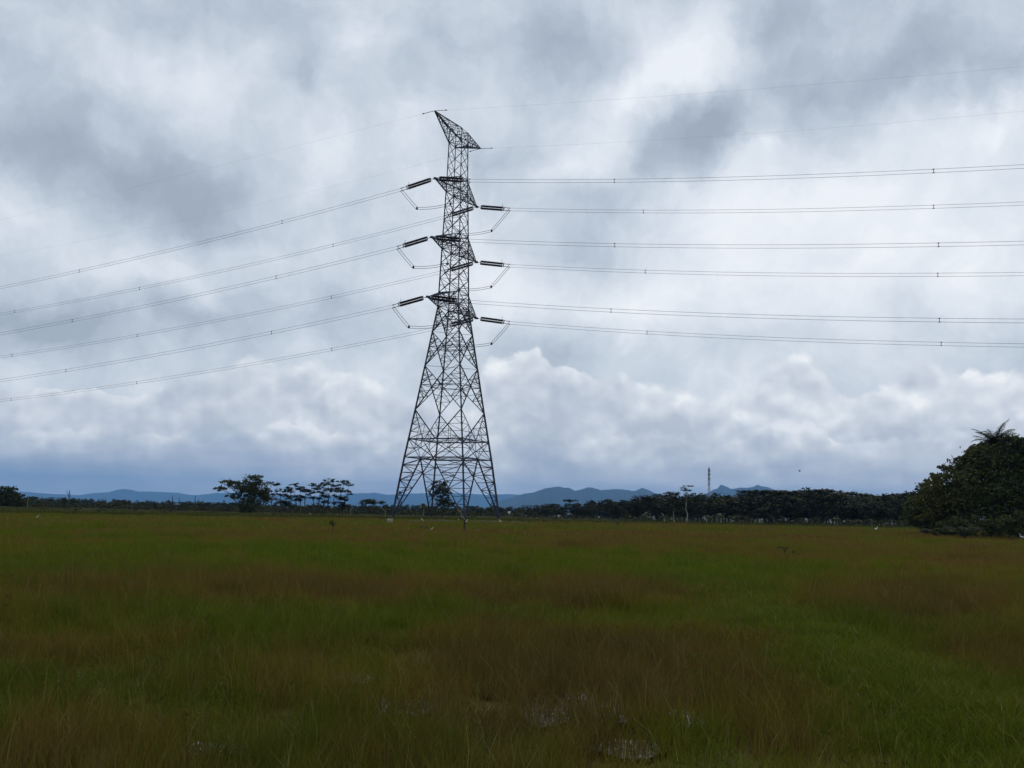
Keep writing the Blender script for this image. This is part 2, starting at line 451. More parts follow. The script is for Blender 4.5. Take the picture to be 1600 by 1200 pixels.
# ------------------------------------------------------------------ ground
def edge_depth(px):   # far edge of the near field, picture column -> depth
    return np.interp(px, [-2000, 0, 350, 620, 1050, 1430, 3500], [88, 100, 106, 122, 138, 150, 180])
def col_of(x, y): return 800 + FPX * x / np.maximum(y, 1) * 1.009
def make_ground():
    radii = [0.0, 1.5] ; r = 3.0
    while r < 170: radii.append(r); r *= 1.022
    while r < 21000: radii.append(r); r *= 1.12
    azs = np.concatenate([np.linspace(-35, 35, 420), np.linspace(35, 325, 120)[1:-1]]); na = len(azs)
    Rr = np.array(radii[1:])[:, None]; A = np.radians(azs)[None, :]
    X = Rr * np.sin(A); Y = Rr * np.cos(A)
    Z = terrain(X, Y) + (fbm(X * .8, Y * .8) - .5) * .06 * (Rr < 160) * np.clip(Rr / 6, 0, 1)
    sd_ = strip_dist(X, Y); Z = Z + .16 * np.exp(-(sd_ / 1.0) ** 2)
    g = greenness(X, Y)
    verts = [(0, 0, 0)] + np.stack([X, Y, Z], -1).reshape(-1, 3).tolist()
    faces = [(0, 1 + (k + 1) % na, 1 + k) for k in range(na)]
    for i in range(len(radii) - 2):
        o = 1 + i * na
        for k in range(na):
            k2 = (k + 1) % na
            faces.append((o + k, o + k2, o + na + k2, o + na + k))
    me = bpy.data.meshes.new('ground'); me.from_pydata(verts, [], faces)
    at_ = me.attributes.new('green', 'FLOAT', 'POINT')
    at_.data.foreach_set('value', np.concatenate([[.5], g.reshape(-1)]).astype(np.float32))
    bey = np.where(Y > 5, np.clip((Y - edge_depth(col_of(X, Y))) / 2.0, 0, 1), np.clip((Rr + 0 * A - 150) / 10, 0, 1))
    ab = me.attributes.new('beyond', 'FLOAT', 'POINT')
    ab.data.foreach_set('value', np.concatenate([[0], bey.reshape(-1)]).astype(np.float32))
    me.shade_smooth()
    m = bpy.data.materials.new('field_ground'); m.use_nodes = True; m.node_tree.nodes.clear()
    t = NT(m.node_tree); p = t.n('ShaderNodeBsdfPrincipled'); o = t.n('ShaderNodeOutputMaterial'); t.l(p.outputs[0], o.inputs[0])
    a = t.n('ShaderNodeAttribute', attribute_name='green').outputs['Fac']
    pos = t.n('ShaderNodeNewGeometry').outputs['Position']
    n1 = t.noise(pos, .25, 6, .65).outputs['Fac']; n2 = t.noise(pos, 4.0, 5, .7).outputs['Fac']
    f = t.mapr(t.m('ADD', a, t.m('MULTIPLY_ADD', n1, .7, -.35)), .3, .7)
    c = t.mix(f, (.085, .062, .014), (.066, .068, .009))
    c = t.mix(t.mapr(n2, .4, .75), c, (.034, .026, .010))
    bf = t.n('ShaderNodeAttribute', attribute_name='beyond').outputs['Fac']
    n3 = t.noise(t.mapping(pos, (0, 0, 0), (.02, .12, 1)), 1.0, 5, .6).outputs['Fac']
    c = t.mix(bf, c, t.ramp(n3, [(.35, (.026, .032, .011)), (.5, (.045, .050, .018)), (.62, (.095, .095, .045))]))
    t.l(c, p.inputs['Base Color']); p.inputs['Roughness'].default_value = .9; p.inputs['Specular IOR Level'].default_value = .1
    b = t.n('ShaderNodeBump'); b.inputs['Strength'].default_value = .6; b.inputs['Distance'].default_value = .1
    t.l(n2, b.inputs['Height']); t.l(b.outputs[0], p.inputs['Normal'])
    me.materials.append(m)
    o = bpy.data.objects.new('ground', me); col.objects.link(o); tag(o, kind='structure')
make_ground()

# shallow water standing between the rice in the near field
def puddle(cx, cy, rx, ry):
    c = G(cx, cy); v = []; n = 40
    ax = rx / FPX * c[1]; ay = ry / FPX / CAMH * c[1] ** 2
    for k in range(n):
        a = 2 * pi * k / n; q = 1 + .45 * (fbm(np.array(cos(a) * 1.7 + cx), np.array(sin(a) * 1.7 + cy), 3) - .5) * 2
        v.append(np.array([c[0] + ax * cos(a) * q, c[1] + ay * sin(a) * q, .045]))
    b = MB(c); b.v = v; b.f = [tuple(range(n))]
    o = b.build('water', M_water); tag(o, kind='structure')
M_water = material('standing_water', (.018, .016, .010), .04, 0, .2, 2, .5)
PUD = [(890, 1112, 85, 26), (985, 1180, 60, 14), (640, 1112, 50, 14), (1060, 1130, 36, 12), (780, 1085, 50, 10), (330, 1180, 60, 10), (250, 1002, 50, 6), (560, 1065, 40, 8)]
for q in PUD: puddle(*q)

# low earth bunds that edge the paddies
def bund(name, pts, w, h, mat):
    v = []; f = []; n = 0
    P = []
    for a, b in zip(pts[:-1], pts[1:]):
        L = np.hypot(*(b - a)[:2]); k = max(2, int(L / 1.5))
        for i in range(k): P.append(a + (b - a) * i / k)
    P.append(pts[-1]); P = np.array(P)
    for i, p in enumerate(P):
        d = P[min(i + 1, len(P) - 1)] - P[max(i - 1, 0)]; d = d[:2] / np.linalg.norm(d[:2]); nr = np.array([-d[1], d[0]])
        hh = h * (.6 + .8 * float(fbm(np.array(p[0] * .25), np.array(p[1] * .25)))); ww = w * (.8 + .5 * float(vnoise(np.array(p[0] * .4 + 9), np.array(p[1] * .4))))
        for o_, z_ in ((-1, -.05), (-.45, hh * .85), (0, hh), (.45, hh * .85), (1, -.05)):
            v.append((p[0] + nr[0] * o_ * ww, p[1] + nr[1] * o_ * ww, z_ + float(terrain(p[0], p[1]))))
    for i in range(len(P) - 1):
        for k in range(4): f.append((i * 5 + k, i * 5 + k + 1, i * 5 + k + 6, i * 5 + k + 5))
    me = bpy.data.meshes.new(name); me.from_pydata(v, [], f); me.materials.append(mat); me.shade_smooth()
    o = bpy.data.objects.new(name, me); col.objects.link(o); tag(o, kind='structure')
M_bund = material('bund_earth', (.028, .025, .012), .95, 0, 0, 1.3, .1, (.042, .045, .016), 'World', .4)
M_far_strip = material('pale_stubble', (.085, .085, .045), .95, 0, 0, .25, .1, (.055, .062, .03), 'World')
edge = [at(px, edge_depth(px)) for px in range(-700, 2400, 100)]
bund('field_bund', edge, .9, .28, M_bund)
bund('field_bund', [at(px, edge_depth(px) + 22 + 6 * sin(px * .01)) for px in range(-400, 2000, 100)], .8, .28, M_bund)
bund('field_bund', [at(px, edge_depth(px) + 42 + 9 * sin(px * .007 + 1)) for px in range(-400, 2000, 100)], .8, .35, M_bund)

# ------------------------------------------------------------------ grass of the field (instanced tufts)
def blade_mesh(name, n, rad, h0, h1, wid, lean, mat, heads=0):
    v = []; f = []
    for i in range(n):
        a = rnd.uniform(0, 2 * pi); r = rad * math.sqrt(rnd.random()); x, y = r * cos(a), r * sin(a)
        b = rnd.uniform(0, 2 * pi); h = rnd.uniform(h0, h1); L = h * rnd.uniform(.1, lean); w = wid * rnd.uniform(.6, 1.3)
        c = rnd.uniform(0, 2 * pi); wx, wy = cos(c) * w / 2, sin(c) * w / 2; k = len(v)
        v += [(x - wx, y - wy, -.02), (x + wx, y + wy, -.02),
              (x + cos(b) * L * .3 - wx * .85, y + sin(b) * L * .3 - wy * .85, h * .55), (x + cos(b) * L * .3 + wx * .85, y + sin(b) * L * .3 + wy * .85, h * .55),
              (x + cos(b) * L, y + sin(b) * L, h)]
        f += [(k, k + 1, k + 3, k + 2), (k + 2, k + 3, k + 4)]
    me = bpy.data.meshes.new(name); me.from_pydata(v, [], f); me.materials.append(mat)
    return me
def grass_material():
    m = bpy.data.materials.new('grass_blades'); m.use_nodes = True; m.node_tree.nodes.clear()
    t = NT(m.node_tree); p = t.n('ShaderNodeBsdfPrincipled'); o = t.n('ShaderNodeOutputMaterial')
    g = t.n('ShaderNodeAttribute', attribute_name='green', attribute_type='INSTANCER').outputs['Fac']
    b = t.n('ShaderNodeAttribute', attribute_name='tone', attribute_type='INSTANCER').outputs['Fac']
    rp = t.n('ShaderNodeNewGeometry').outputs['Random Per Island']
    gg = t.mapr(t.m('MULTIPLY_ADD', rp, .36, t.m('SUBTRACT', g, .18)), .15, .85)
    c = t.ramp(gg, [(0, (.150, .092, .024)), (.3, (.168, .120, .018)), (.6, (.148, .142, .010)), (1, (.094, .128, .006))])
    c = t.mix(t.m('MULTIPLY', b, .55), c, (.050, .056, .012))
    c = t.mix(t.mapr(rp, .90, .99, 0, .8), c, (.30, .25, .11))
    t.l(c, p.inputs['Base Color']); p.inputs['Roughness'].default_value = .8; p.inputs['Specular IOR Level'].default_value = .05
    tr = t.n('ShaderNodeBsdfTranslucent'); t.l(c, tr.inputs[0])
    mx = t.n('ShaderNodeMixShader'); mx.inputs[0].default_value = .25
    t.l(p.outputs[0], mx.inputs[1]); t.l(tr.outputs[0], mx.inputs[2]); t.l(mx.outputs[0], o.inputs[0])
    return m
M_grass = grass_material()

def scatter(name, pts, idx, scale, green, tone, meshes, zs=None):
    """points with attributes + a node group that puts one of the tuft meshes on each of them"""
    cl = bpy.data.collections.new(name + '_tufts')
    for i, me in enumerate(meshes):
        cl.objects.link(bpy.data.objects.new('%s_tuft_%02d' % (name, i), me))
    me = bpy.data.meshes.new(name); n = len(pts)
    me.vertices.add(n); me.vertices.foreach_set('co', np.asarray(pts, np.float32).reshape(-1))
    def attr(nm, typ, data, key='value'):
        a = me.attributes.new(nm, typ, 'POINT'); a.data.foreach_set(key, data)
    attr('pick', 'INT', np.asarray(idx, np.int32))
    attr('green', 'FLOAT', np.asarray(green, np.float32)); attr('tone', 'FLOAT', np.asarray(tone, np.float32))
    sc = np.stack([scale, scale, scale * (zs if zs is not None else 1)], -1).astype(np.float32)
    attr('size', 'FLOAT_VECTOR', sc.reshape(-1), 'vector')
    rot = np.stack([rng.normal(0, .06, n), rng.normal(0, .06, n), rng.uniform(0, 2 * pi, n)], -1).astype(np.float32)
    attr('turn', 'FLOAT_VECTOR', rot.reshape(-1), 'vector')
    me.update()
    o = bpy.data.objects.new(name, me); col.objects.link(o)
    ng = bpy.data.node_groups.new(name, 'GeometryNodeTree')
    ng.interface.new_socket('Geometry', in_out='INPUT', socket_type='NodeSocketGeometry')
    ng.interface.new_socket('Geometry', in_out='OUTPUT', socket_type='NodeSocketGeometry')
    gi = ng.nodes.new('NodeGroupInput'); go = ng.nodes.new('NodeGroupOutput')
    ip = ng.nodes.new('GeometryNodeInstanceOnPoints'); ci = ng.nodes.new('GeometryNodeCollectionInfo')
    ci.inputs['Collection'].default_value = cl; ci.inputs['Separate Children'].default_value = True; ci.inputs['Reset Children'].default_value = True
    ip.inputs['Pick Instance'].default_value = True
    def na(nm, typ):
        q = ng.nodes.new('GeometryNodeInputNamedAttribute'); q.data_type = typ; q.inputs['Name'].default_value = nm
        return q.outputs['Attribute']
    L = ng.links.new
    L(gi.outputs[0], ip.inputs['Points']); L(ci.outputs[0], ip.inputs['Instance'])
    L(na('pick', 'INT'), ip.inputs['Instance Index']); L(na('turn', 'FLOAT_VECTOR'), ip.inputs['Rotation']); L(na('size', 'FLOAT_VECTOR'), ip.inputs['Scale'])
    L(ip.outputs[0], go.inputs[0])
    md = o.modifiers.new('tufts', 'NODES'); md.node_group = ng
    return o

def field_grass():
    near = [blade_mesh('tuft', 46, .16, .12, .34, .0046, .8, M_grass) for _ in range(4)]
    mid = [blade_mesh('tuft', 52, .30, .14, .34, .011, .8, M_grass) for _ in range(4)]
    far = [blade_mesh('tuft', 60, .7, .14, .32, .032, .7, M_grass) for _ in range(4)]
    lush = [blade_mesh('tuft', 60, .16, .06, .19, .0065, 1.1, M_grass) for _ in range(3)]
    # single flowering stalks
    stalk = []
    for q in range(3):
        b = MB()
        for i in range(5):
            a = rnd.uniform(0, 6.28); r = rnd.uniform(0, .12); p0 = np.array([cos(a) * r, sin(a) * r, 0]); h = rnd.uniform(.38, .6); d = rnd.uniform(0, 6.28); ln = h * rnd.uniform(.1, .45)
            m_ = p0 + np.array([cos(d) * ln * .35, sin(d) * ln * .35, h * .6]); e_ = p0 + np.array([cos(d) * ln, sin(d) * ln, h]); f_ = e_ + np.array([cos(d) * .07, sin(d) * .07, -.02 - .04 * rnd.random()])
            b.tube([p0, m_, e_], [.0022, .002, .0015], 3, False)
            for j in range(6):
                c_ = lerp(e_, f_, j / 5) + np.array([rnd.uniform(-.008, .008), rnd.uniform(-.008, .008), rnd.uniform(-.006, .006)]); b.ball(c_, .006, .006, .012, 4, 2)
        stalk.append(b.mesh('stalk', M_grass))
    meshes = near + mid + far + lush + stalk
    P = []; I = []; S = []
    def band(y0, y1, dens, k0, nk, s0, s1):
        n = int(dens * .60 * (y1 ** 2 - y0 ** 2))
        y = np.sqrt(rng.uniform(y0 ** 2, y1 ** 2, n)); x = rng.uniform(-.62, .62, n) * y
        P.append(np.stack([x, y], -1)); I.append(rng.integers(k0, k0 + nk, n)); S.append(rng.uniform(s0, s1, n))
    band(3.5, 14, 34, 0, 4, .75, 1.25)
    band(12, 24, 18, 0, 4, 1.0, 1.6)
    band(22, 55, 7, 4, 4, .8, 1.3)
    band(50, 152, 1.6, 8, 4, .8, 1.2)
    band(4, 18, 1.6, 15, 3, .7, 1.1)
    P = np.concatenate(P); I = np.concatenate(I); S = np.concatenate(S)
    x, y = P[:, 0], P[:, 1]
    pc = col_of(x, y); keep = y < edge_depth(pc) - .4
    # thin where water stands
    thin = np.zeros(len(x))
    for cx, cy, rx, ry in PUD:
        c = G(cx, cy); ax = rx / FPX * c[1]; ay = ry / FPX / CAMH * c[1] ** 2
        thin = np.maximum(thin, np.exp(-((x - c[0]) / ax) ** 2 - ((y - c[1]) / ay) ** 2))
    hole = vnoise(x * 3.1 + 7, y * 1.3 + 3) + .35 * vnoise(x * 9, y * 4)
    keep &= ~((hole > .5) & (thin > .4) & (y < 24) & (rng.random(len(x)) < .0 + .42 * vnoise(x * 2.3, y * 2.3 + 50)))
    sdist = strip_dist(x, y)
    inside = sdist < 1.1
    keep &= ~(inside & (rng.random(len(x)) < .0))
    x, y, I, S, sdist, thin = (a[keep] for a in (x, y, I, S, sdist, thin))
    g = greenness(x, y) + rng.normal(0, .15, len(x)) + .12 * np.clip((16 - y) / 10, 0, 1)
    g = np.clip(g + .5 * np.exp(-(sdist / .95) ** 2), 0, 1)
    tone = np.clip(fbm(x * .7 + 5, y * .7 + 3) * 1.9 - .65 + rng.normal(0, .22, len(x)) + .42 - .74 * np.clip((y - 8) / 24, 0, 1), 0, 1)  # random tone plus painted shade: grass darker close by, paler far off
    near_strip = (sdist < rng.uniform(.1, 1.3, len(x))) & (I < 4)
    I = np.where(near_strip, rng.integers(12, 15, len(I)), I)
    zs = np.where(g < .4, 1.05, .92) * rng.uniform(.8, 1.2, len(x)) * (.42 + 1.15 * fbm(x * .8, y * .8 + 40, 3)) * np.where((sdist < 1.0) & ~near_strip, .7, 1) * (1 - .25 * thin)
    z = .16 * np.exp(-(sdist / 1.0) ** 2)
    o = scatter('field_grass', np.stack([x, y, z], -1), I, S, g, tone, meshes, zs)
    tag(o, 'knee high rice and grass in green and reddish brown patches covering the whole near field', 'grass', kind='stuff')
    # lush clover-like mat on the strip
    n = 1500; t = rng.uniform(0, len(STRIP) - 1.001, n); i = t.astype(int); f = (t - i)[:, None]
    S_ = np.array(STRIP); p = S_[i] * (1 - f) + S_[i + 1] * f; p[:, 0] += rng.normal(0, .55, n); p[:, 1] += rng.normal(0, .55, n)
    p[:, 2] = .16 * np.exp(-(strip_dist(p[:, 0], p[:, 1]) / 1.0) ** 2)
    o = scatter('strip_grass', p, rng.integers(0, 3, n), rng.uniform(.7, 1.1, n), rng.uniform(.55, 1, n), rng.uniform(0, .6, n), lush)
    tag(o, 'short lush green grass on the low bund running diagonally to the lower right corner', 'grass', kind='stuff')
    # taller weeds on the bunds and the paddies beyond
    n = 12000; px = rng.uniform(-250, 1850, n); off = rng.uniform(-1.2, 60, n) ; off = np.where(rng.random(n) < .4, rng.normal(0, .7, n), off)
    d = edge_depth(px) + off
    x = (px - 800) / FPX * d / 1.009; y = d
    o = scatter('bund_grass', np.stack([x, y, terrain(x, y) + np.where(off < 1, .12, 0)], -1), rng.integers(0, 4, n), rng.uniform(.7, 1.2, n), rng.uniform(.5, .95, n), rng.uniform(1.2, 1.7, n), far, rng.uniform(.5, 1.5, n))
    tag(o, 'dull olive weeds on the bunds and paddies behind the near field', 'grass', kind='stuff')
field_grass()

# ------------------------------------------------------------------ mountains
def mountain(profile, depth, thick=1600, seed=0):
    xs = np.array([p[0] for p in profile], float); ys = np.array([p[1] for p in profile], float)
    n = 160; px = np.linspace(xs[0], xs[-1], n); py = np.interp(px, xs, ys)
    top = np.array([WP(a, b, depth) for a, b in zip(px, py)])
    top[:, 2] += (fbm(px * .35 + seed, px * 0 + seed) - .5) * depth * 1.2 / FPX
    rows = 14; v = []; f = []
    for j in range(rows + 1):
        t = j / rows * 2 - 1
        for i in range(n):
            h = top[i, 2] + 9; s = 1 - abs(t) ** 1.0
            spur = (fbm(np.array(px[i] * .12 + seed), np.array(t * 3.0 + seed)) - .5) * .45 * (s * (1 - s) * 4)
            z = -9 + h * np.clip(s + spur * .8, 0, 1) if abs(t) > 1e-6 else top[i, 2]
            k = 1 + t * thick / depth
            v.append((top[i, 0] * k, depth + t * thick, z))
    for j in range(rows):
        for i in range(n - 1): f.append((j * n + i, j * n + i + 1, (j + 1) * n + i + 1, (j + 1) * n + i))
    me = bpy.data.meshes.new('mountains'); me.from_pydata(v, [], f); me.materials.append(M_rock); me.shade_smooth()
    o = bpy.data.objects.new('mountains', me); col.objects.link(o); tag(o, kind='structure')
mountain([(755, 800), (770, 786), (790, 780), (818, 772), (835, 769), (852, 763), (873, 760), (882, 762), (890, 762), (898, 767), (907, 765), (920, 761), (929, 763), (941, 766), (965, 764), (980, 766), (992, 767), (1004, 762), (1014, 766), (1024, 771), (1039, 773), (1056, 777), (1088, 790), (1110, 802)], 8000, 1500, 3)
mountain([(1060, 803), (1080, 784), (1100, 773), (1113, 766), (1121, 763), (1126, 757), (1134, 760), (1143, 764), (1156, 762), (1170, 762), (1179, 760), (1184, 757), (1190, 760), (1199, 761), (1212, 766), (1226, 768), (1257, 772), (1300, 780), (1360, 800), (1420, 812)], 9000, 1500, 9)
mountain([(80, 785), (110, 776), (124, 774), (140, 771), (170, 769), (180, 766), (192, 764), (204, 765), (216, 768), (236, 768), (260, 769), (280, 770), (300, 774), (316, 773), (340, 770), (352, 770), (380, 771), (430, 774), (500, 775), (530, 773), (550, 771), (588, 770), (600, 772), (616, 775), (650, 779), (700, 790)], 14200, 1600, 5)
mountain([(600, 795), (640, 777), (690, 774), (735, 776), (742, 774), (748, 775), (765, 781), (775, 776), (800, 779), (830, 797)], 13000, 1400, 6)
mountain([(-300, 790), (-120, 770), (0, 766), (32, 768), (60, 770), (80, 772), (130, 774), (300, 776), (520, 778), (640, 771), (700, 770), (760, 773), (800, 772), (850, 776), (1040, 778), (1080, 774), (1110, 775), (1300, 784), (1420, 800)], 14000, 1500, 8)

# ------------------------------------------------------------------ lattice tower
TX, TY, TAZ = -9.267, 143.774, R(-23.9355)
TV = np.array([cos(TAZ), sin(TAZ), 0]); TU = np.array([sin(TAZ), -cos(TAZ), 0])
LV_Z = [0, 9.04, 11.78, 16.16, 22.92, 28.21, 32.15, 44.05, 52.57, 60.5]
LV_W = [5.94, 4.84, 4.46, 3.857, 2.958, 2.27, 1.75, 1.44, 1.20, 1.07]
def cor(z, c):
    w = float(np.interp(z, LV_Z, LV_W)); su, sv_ = dict(A=(1, -1), C=(1, 1), B=(-1, -1), D=(-1, 1))[c]
    return (TU * su + TV * sv_) * w + np.array([0, 0, z])
tower = empty('transmission_tower', (TX, TY, 0))
tag(tower, 'tall steel lattice power pylon with six cross arms standing in the middle of the field', 'pylon')
def part(name, mat=M_steel, kind=None, parent=tower):
    class _C: pass
    return name
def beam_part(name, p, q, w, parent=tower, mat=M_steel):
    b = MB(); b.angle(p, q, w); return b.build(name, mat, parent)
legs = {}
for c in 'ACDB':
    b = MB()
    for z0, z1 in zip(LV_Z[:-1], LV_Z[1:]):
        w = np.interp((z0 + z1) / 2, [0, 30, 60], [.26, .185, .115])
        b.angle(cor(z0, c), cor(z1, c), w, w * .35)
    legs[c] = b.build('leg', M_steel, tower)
    f = MB(); p = cor(0, c)
    f.box((p[0] - .45, p[1] - .45, -.15), (p[0] + .45, p[1] + .45, .28))
    f.build('footing', M_conc, tower)
FACES = ['AC', 'CD', 'DB', 'BA']
lac = MB(); nb = 0
def lerp(a, b, t): return a + (b - a) * t
def lace(p0, p1, q0, q1, n, w=.085, start=0):
    """horizontals and zigzag between two members"""
    for i in range(1, n):
        lac.beam(lerp(p0, p1, i / n), lerp(q0, q1, i / n), w)
    for i in range(n):
        if (i + start) % 2: lac.beam(lerp(p0, p1, i / n), lerp(q0, q1, (i + 1) / n), w)
        else: lac.beam(lerp(q0, q1, i / n), lerp(p0, p1, (i + 1) / n), w)
for fc in FACES:
    a, b = fc
    z0, z5, z4, z3, z2, z1, zk = 0, 9.04, 11.78, 16.16, 22.92, 28.21, 32.15
    A0, B0, A5, B5, A4, B4, A3, B3 = cor(z0, a), cor(z0, b), cor(z5, a), cor(z5, b), cor(z4, a), cor(z4, b), cor(z3, a), cor(z3, b)
    M5, M4 = (A5 + B5) / 2, (A4 + B4) / 2
    beam_part('brace', A0, M5, .17); beam_part('brace', B0, M5, .17)
    beam_part('horizontal_strut', A5, B5, .13); beam_part('horizontal_strut', A4, B4, .15)
    beam_part('brace', A4, M5, .11); beam_part('brace', B4, M5, .11)
    beam_part('brace', A3, M4, .13); beam_part('brace', B3, M4, .13)
    lace(A0, A5, A0, M5, 8); lace(B0, B5, B0, M5, 8)
    # lattice between N5 and N4
    for P, Q in ((A4, A5), (B4, B5)):
        h = lerp(Q, P, .5); k = lerp(M5, P, .5)
        lac.beam(h, k, .07); lac.beam(Q, k, .07); lac.beam(lerp(M4, P, .5), k, .07); lac.beam(M4, k, .07)
    lac.beam(lerp(A4, M4, .5), M5, .06); lac.beam(lerp(B4, M4, .5), M5, .06)
    for P4, P3 in ((A4, A3), (B4, B3)):
        for t in (.25, .5, .72):
            lac.beam(lerp(P4, P3, t), lerp(M4, P3, t), .06)
            lac.beam(lerp(P4, P3, max(t - .25, 0)), lerp(M4, P3, t), .055)
            if t < .7: lac.beam(lerp(P4, M4, .5), lerp(M4, P3, t), .055)
    # crossed panels of the tapering body
    for lo, hi in ((z3, z2), (z2, z1), (z1, zk)):
        a0, b0, a1, b1 = cor(lo, a), cor(lo, b), cor(hi, a), cor(hi, b)
        beam_part('brace', a0, b1, .13); beam_part('brace', b0, a1, .13)
        t = np.linalg.norm(a0 - b0) / (np.linalg.norm(a0 - b0) + np.linalg.norm(a1 - b1)); X = lerp(a0, b1, t)
        zx = X[2]
        for leg_, o0, o1 in ((a, a0, a1), (b, b0, b1)):
            lm = cor(zx, leg_)
            lac.beam(lm, X, .07)
            for s_, e in ((o0, .5), (o1, .5)):
                m_ = lerp(s_, X, .5); l_ = lerp(s_, lm, .5)
                lac.beam(m_, l_, .07); lac.beam(m_, lm, .07)
                lac.beam(lerp(s_, X, .3), lerp(s_, lm, .5), .055)
                m2 = lerp(s_, X, .75); l2 = lerp(s_, lm, .75); lac.beam(m2, l2, .065); lac.beam(m_, l2, .065)
# horizontal diaphragms
for z in (9.04, 11.78):
    mids = [(cor(z, f[0]) + cor(z, f[1])) / 2 for f in FACES]
    for i in range(4):
        beam_part('horizontal_strut', mids[i], mids[(i + 1) % 4], .09)
        lac.beam(lerp(mids[i], mids[(i + 1) % 4], .5), cor(z, FACES[(i + 1) % 4][0]), .06)
    lac.beam(mids[0], mids[2], .06); lac.beam(mids[1], mids[3], .06)
for lo, hi in ((16.16, 22.92), (22.92, 28.21)):
    w0, w1 = np.interp(lo, LV_Z, LV_W), np.interp(hi, LV_Z, LV_W); zx = lo + (hi - lo) * w0 / (w0 + w1)
    mids = [(cor(zx, f[0]) + cor(zx, f[1])) / 2 for f in FACES]
    for i in range(4):
        lac.beam(mids[i], mids[(i + 1) % 4], .07)
        lac.beam(lerp(mids[i], mids[(i + 1) % 4], .5), cor(zx, FACES[(i + 1) % 4][0]), .06)
        q = cor(zx, FACES[i][0]); lac.beam(q, mids[i], .05)
# upper body: regular crossed panels
Z = [32.15, 34.4, 36.7, 39.0, 41.28, 43.5, 45.83, 48.15, 50.5, 52.7, 54.6, 56.5, 58.4, 60.5]
for lo, hi in zip(Z[:-1], Z[1:]):
    for fc in FACES:
        a, b = fc
        a0, b0, a1, b1 = cor(lo, a), cor(lo, b), cor(hi, a), cor(hi, b)
        w = .08 if lo < 50 else .068
        beam_part('brace', a0, b1, w); beam_part('brace', b0, a1, w)
        X = (a0 + b1 + b0 + a1) / 4
        if lo < 52: lac.beam(cor((lo + hi) / 2, a), X, .045); lac.beam(cor((lo + hi) / 2, b), X, .045)
for z in (32.15, 34.4, 41.28, 43.5, 50.5, 52.7, 58.4, 60.5):
    for fc in FACES: beam_part('horizontal_strut', cor(z, fc[0]), cor(z, fc[1]), .09)
    lac.beam(cor(z, 'A'), cor(z, 'D'), .06); lac.beam(cor(z, 'B'), cor(z, 'C'), .06)
for z in (28.21, 22.92, 36.7, 39.0, 45.83, 48.15):
    lac.beam(cor(z, 'A'), cor(z, 'D'), .05); lac.beam(cor(z, 'B'), cor(z, 'C'), .05)
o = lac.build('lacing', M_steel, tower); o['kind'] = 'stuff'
# cross arms
ARMS = {'e': (60.65, 8.03), '1': (50.43, 7.18), '2': (41.28, 7.585), '3': (32.15, 8.24)}
for k, (zt, ln) in ARMS.items():
    for s in (1, -1):
        tip = TU * s * ln + np.array([0, 0, zt])
        if k == 'e': zb, zu = 58.4, 60.5
        else: zb, zu = zt + .02, zt + 2.2
        ca, cb = ('A', 'C') if s > 0 else ('B', 'D')
        L0, L1, U0, U1 = cor(zb, ca), cor(zb, cb), cor(zu, ca), cor(zu, cb)
        b = MB()
        for q in (L0, L1): b.angle(q, tip, .15)
        for q in (U0, U1): b.angle(q, tip, .12)
        if k != 'e':
            b.box(tuple(tip - (.22, .22, .12)), tuple(tip + (.22, .22, .12)))
        arm = b.build('earth_wire_peak' if k == 'e' else 'cross_arm', M_steel, tower)
        g = MB(); n = 6
        P = lambda q, i: lerp(q, tip, i / n)
        for i in range(1, n):
            for x, y in ((L0, L1), (U0, U1), (L0, U0), (L1, U1)): g.beam(P(x, i), P(y, i), .06)
        for i in range(n - 1):
            for x, y in ((L0, L1), (U0, U1), (L0, U0), (L1, U1)):
                if i % 2: x, y = y, x
                g.beam(P(x, i), P(y, i + 1), .06)
        q = g.build('arm_lacing', M_steel, arm); q['kind'] = 'stuff'
b = MB(); p = lerp(cor(0, 'A'), cor(9.04, 'A'), .42)
b.box((p[0] + .2, p[1] + .05, p[2] - .25), (p[0] + .65, p[1] + .1, p[2] + .2)); b.build('sign_plate', M_sign, tower)

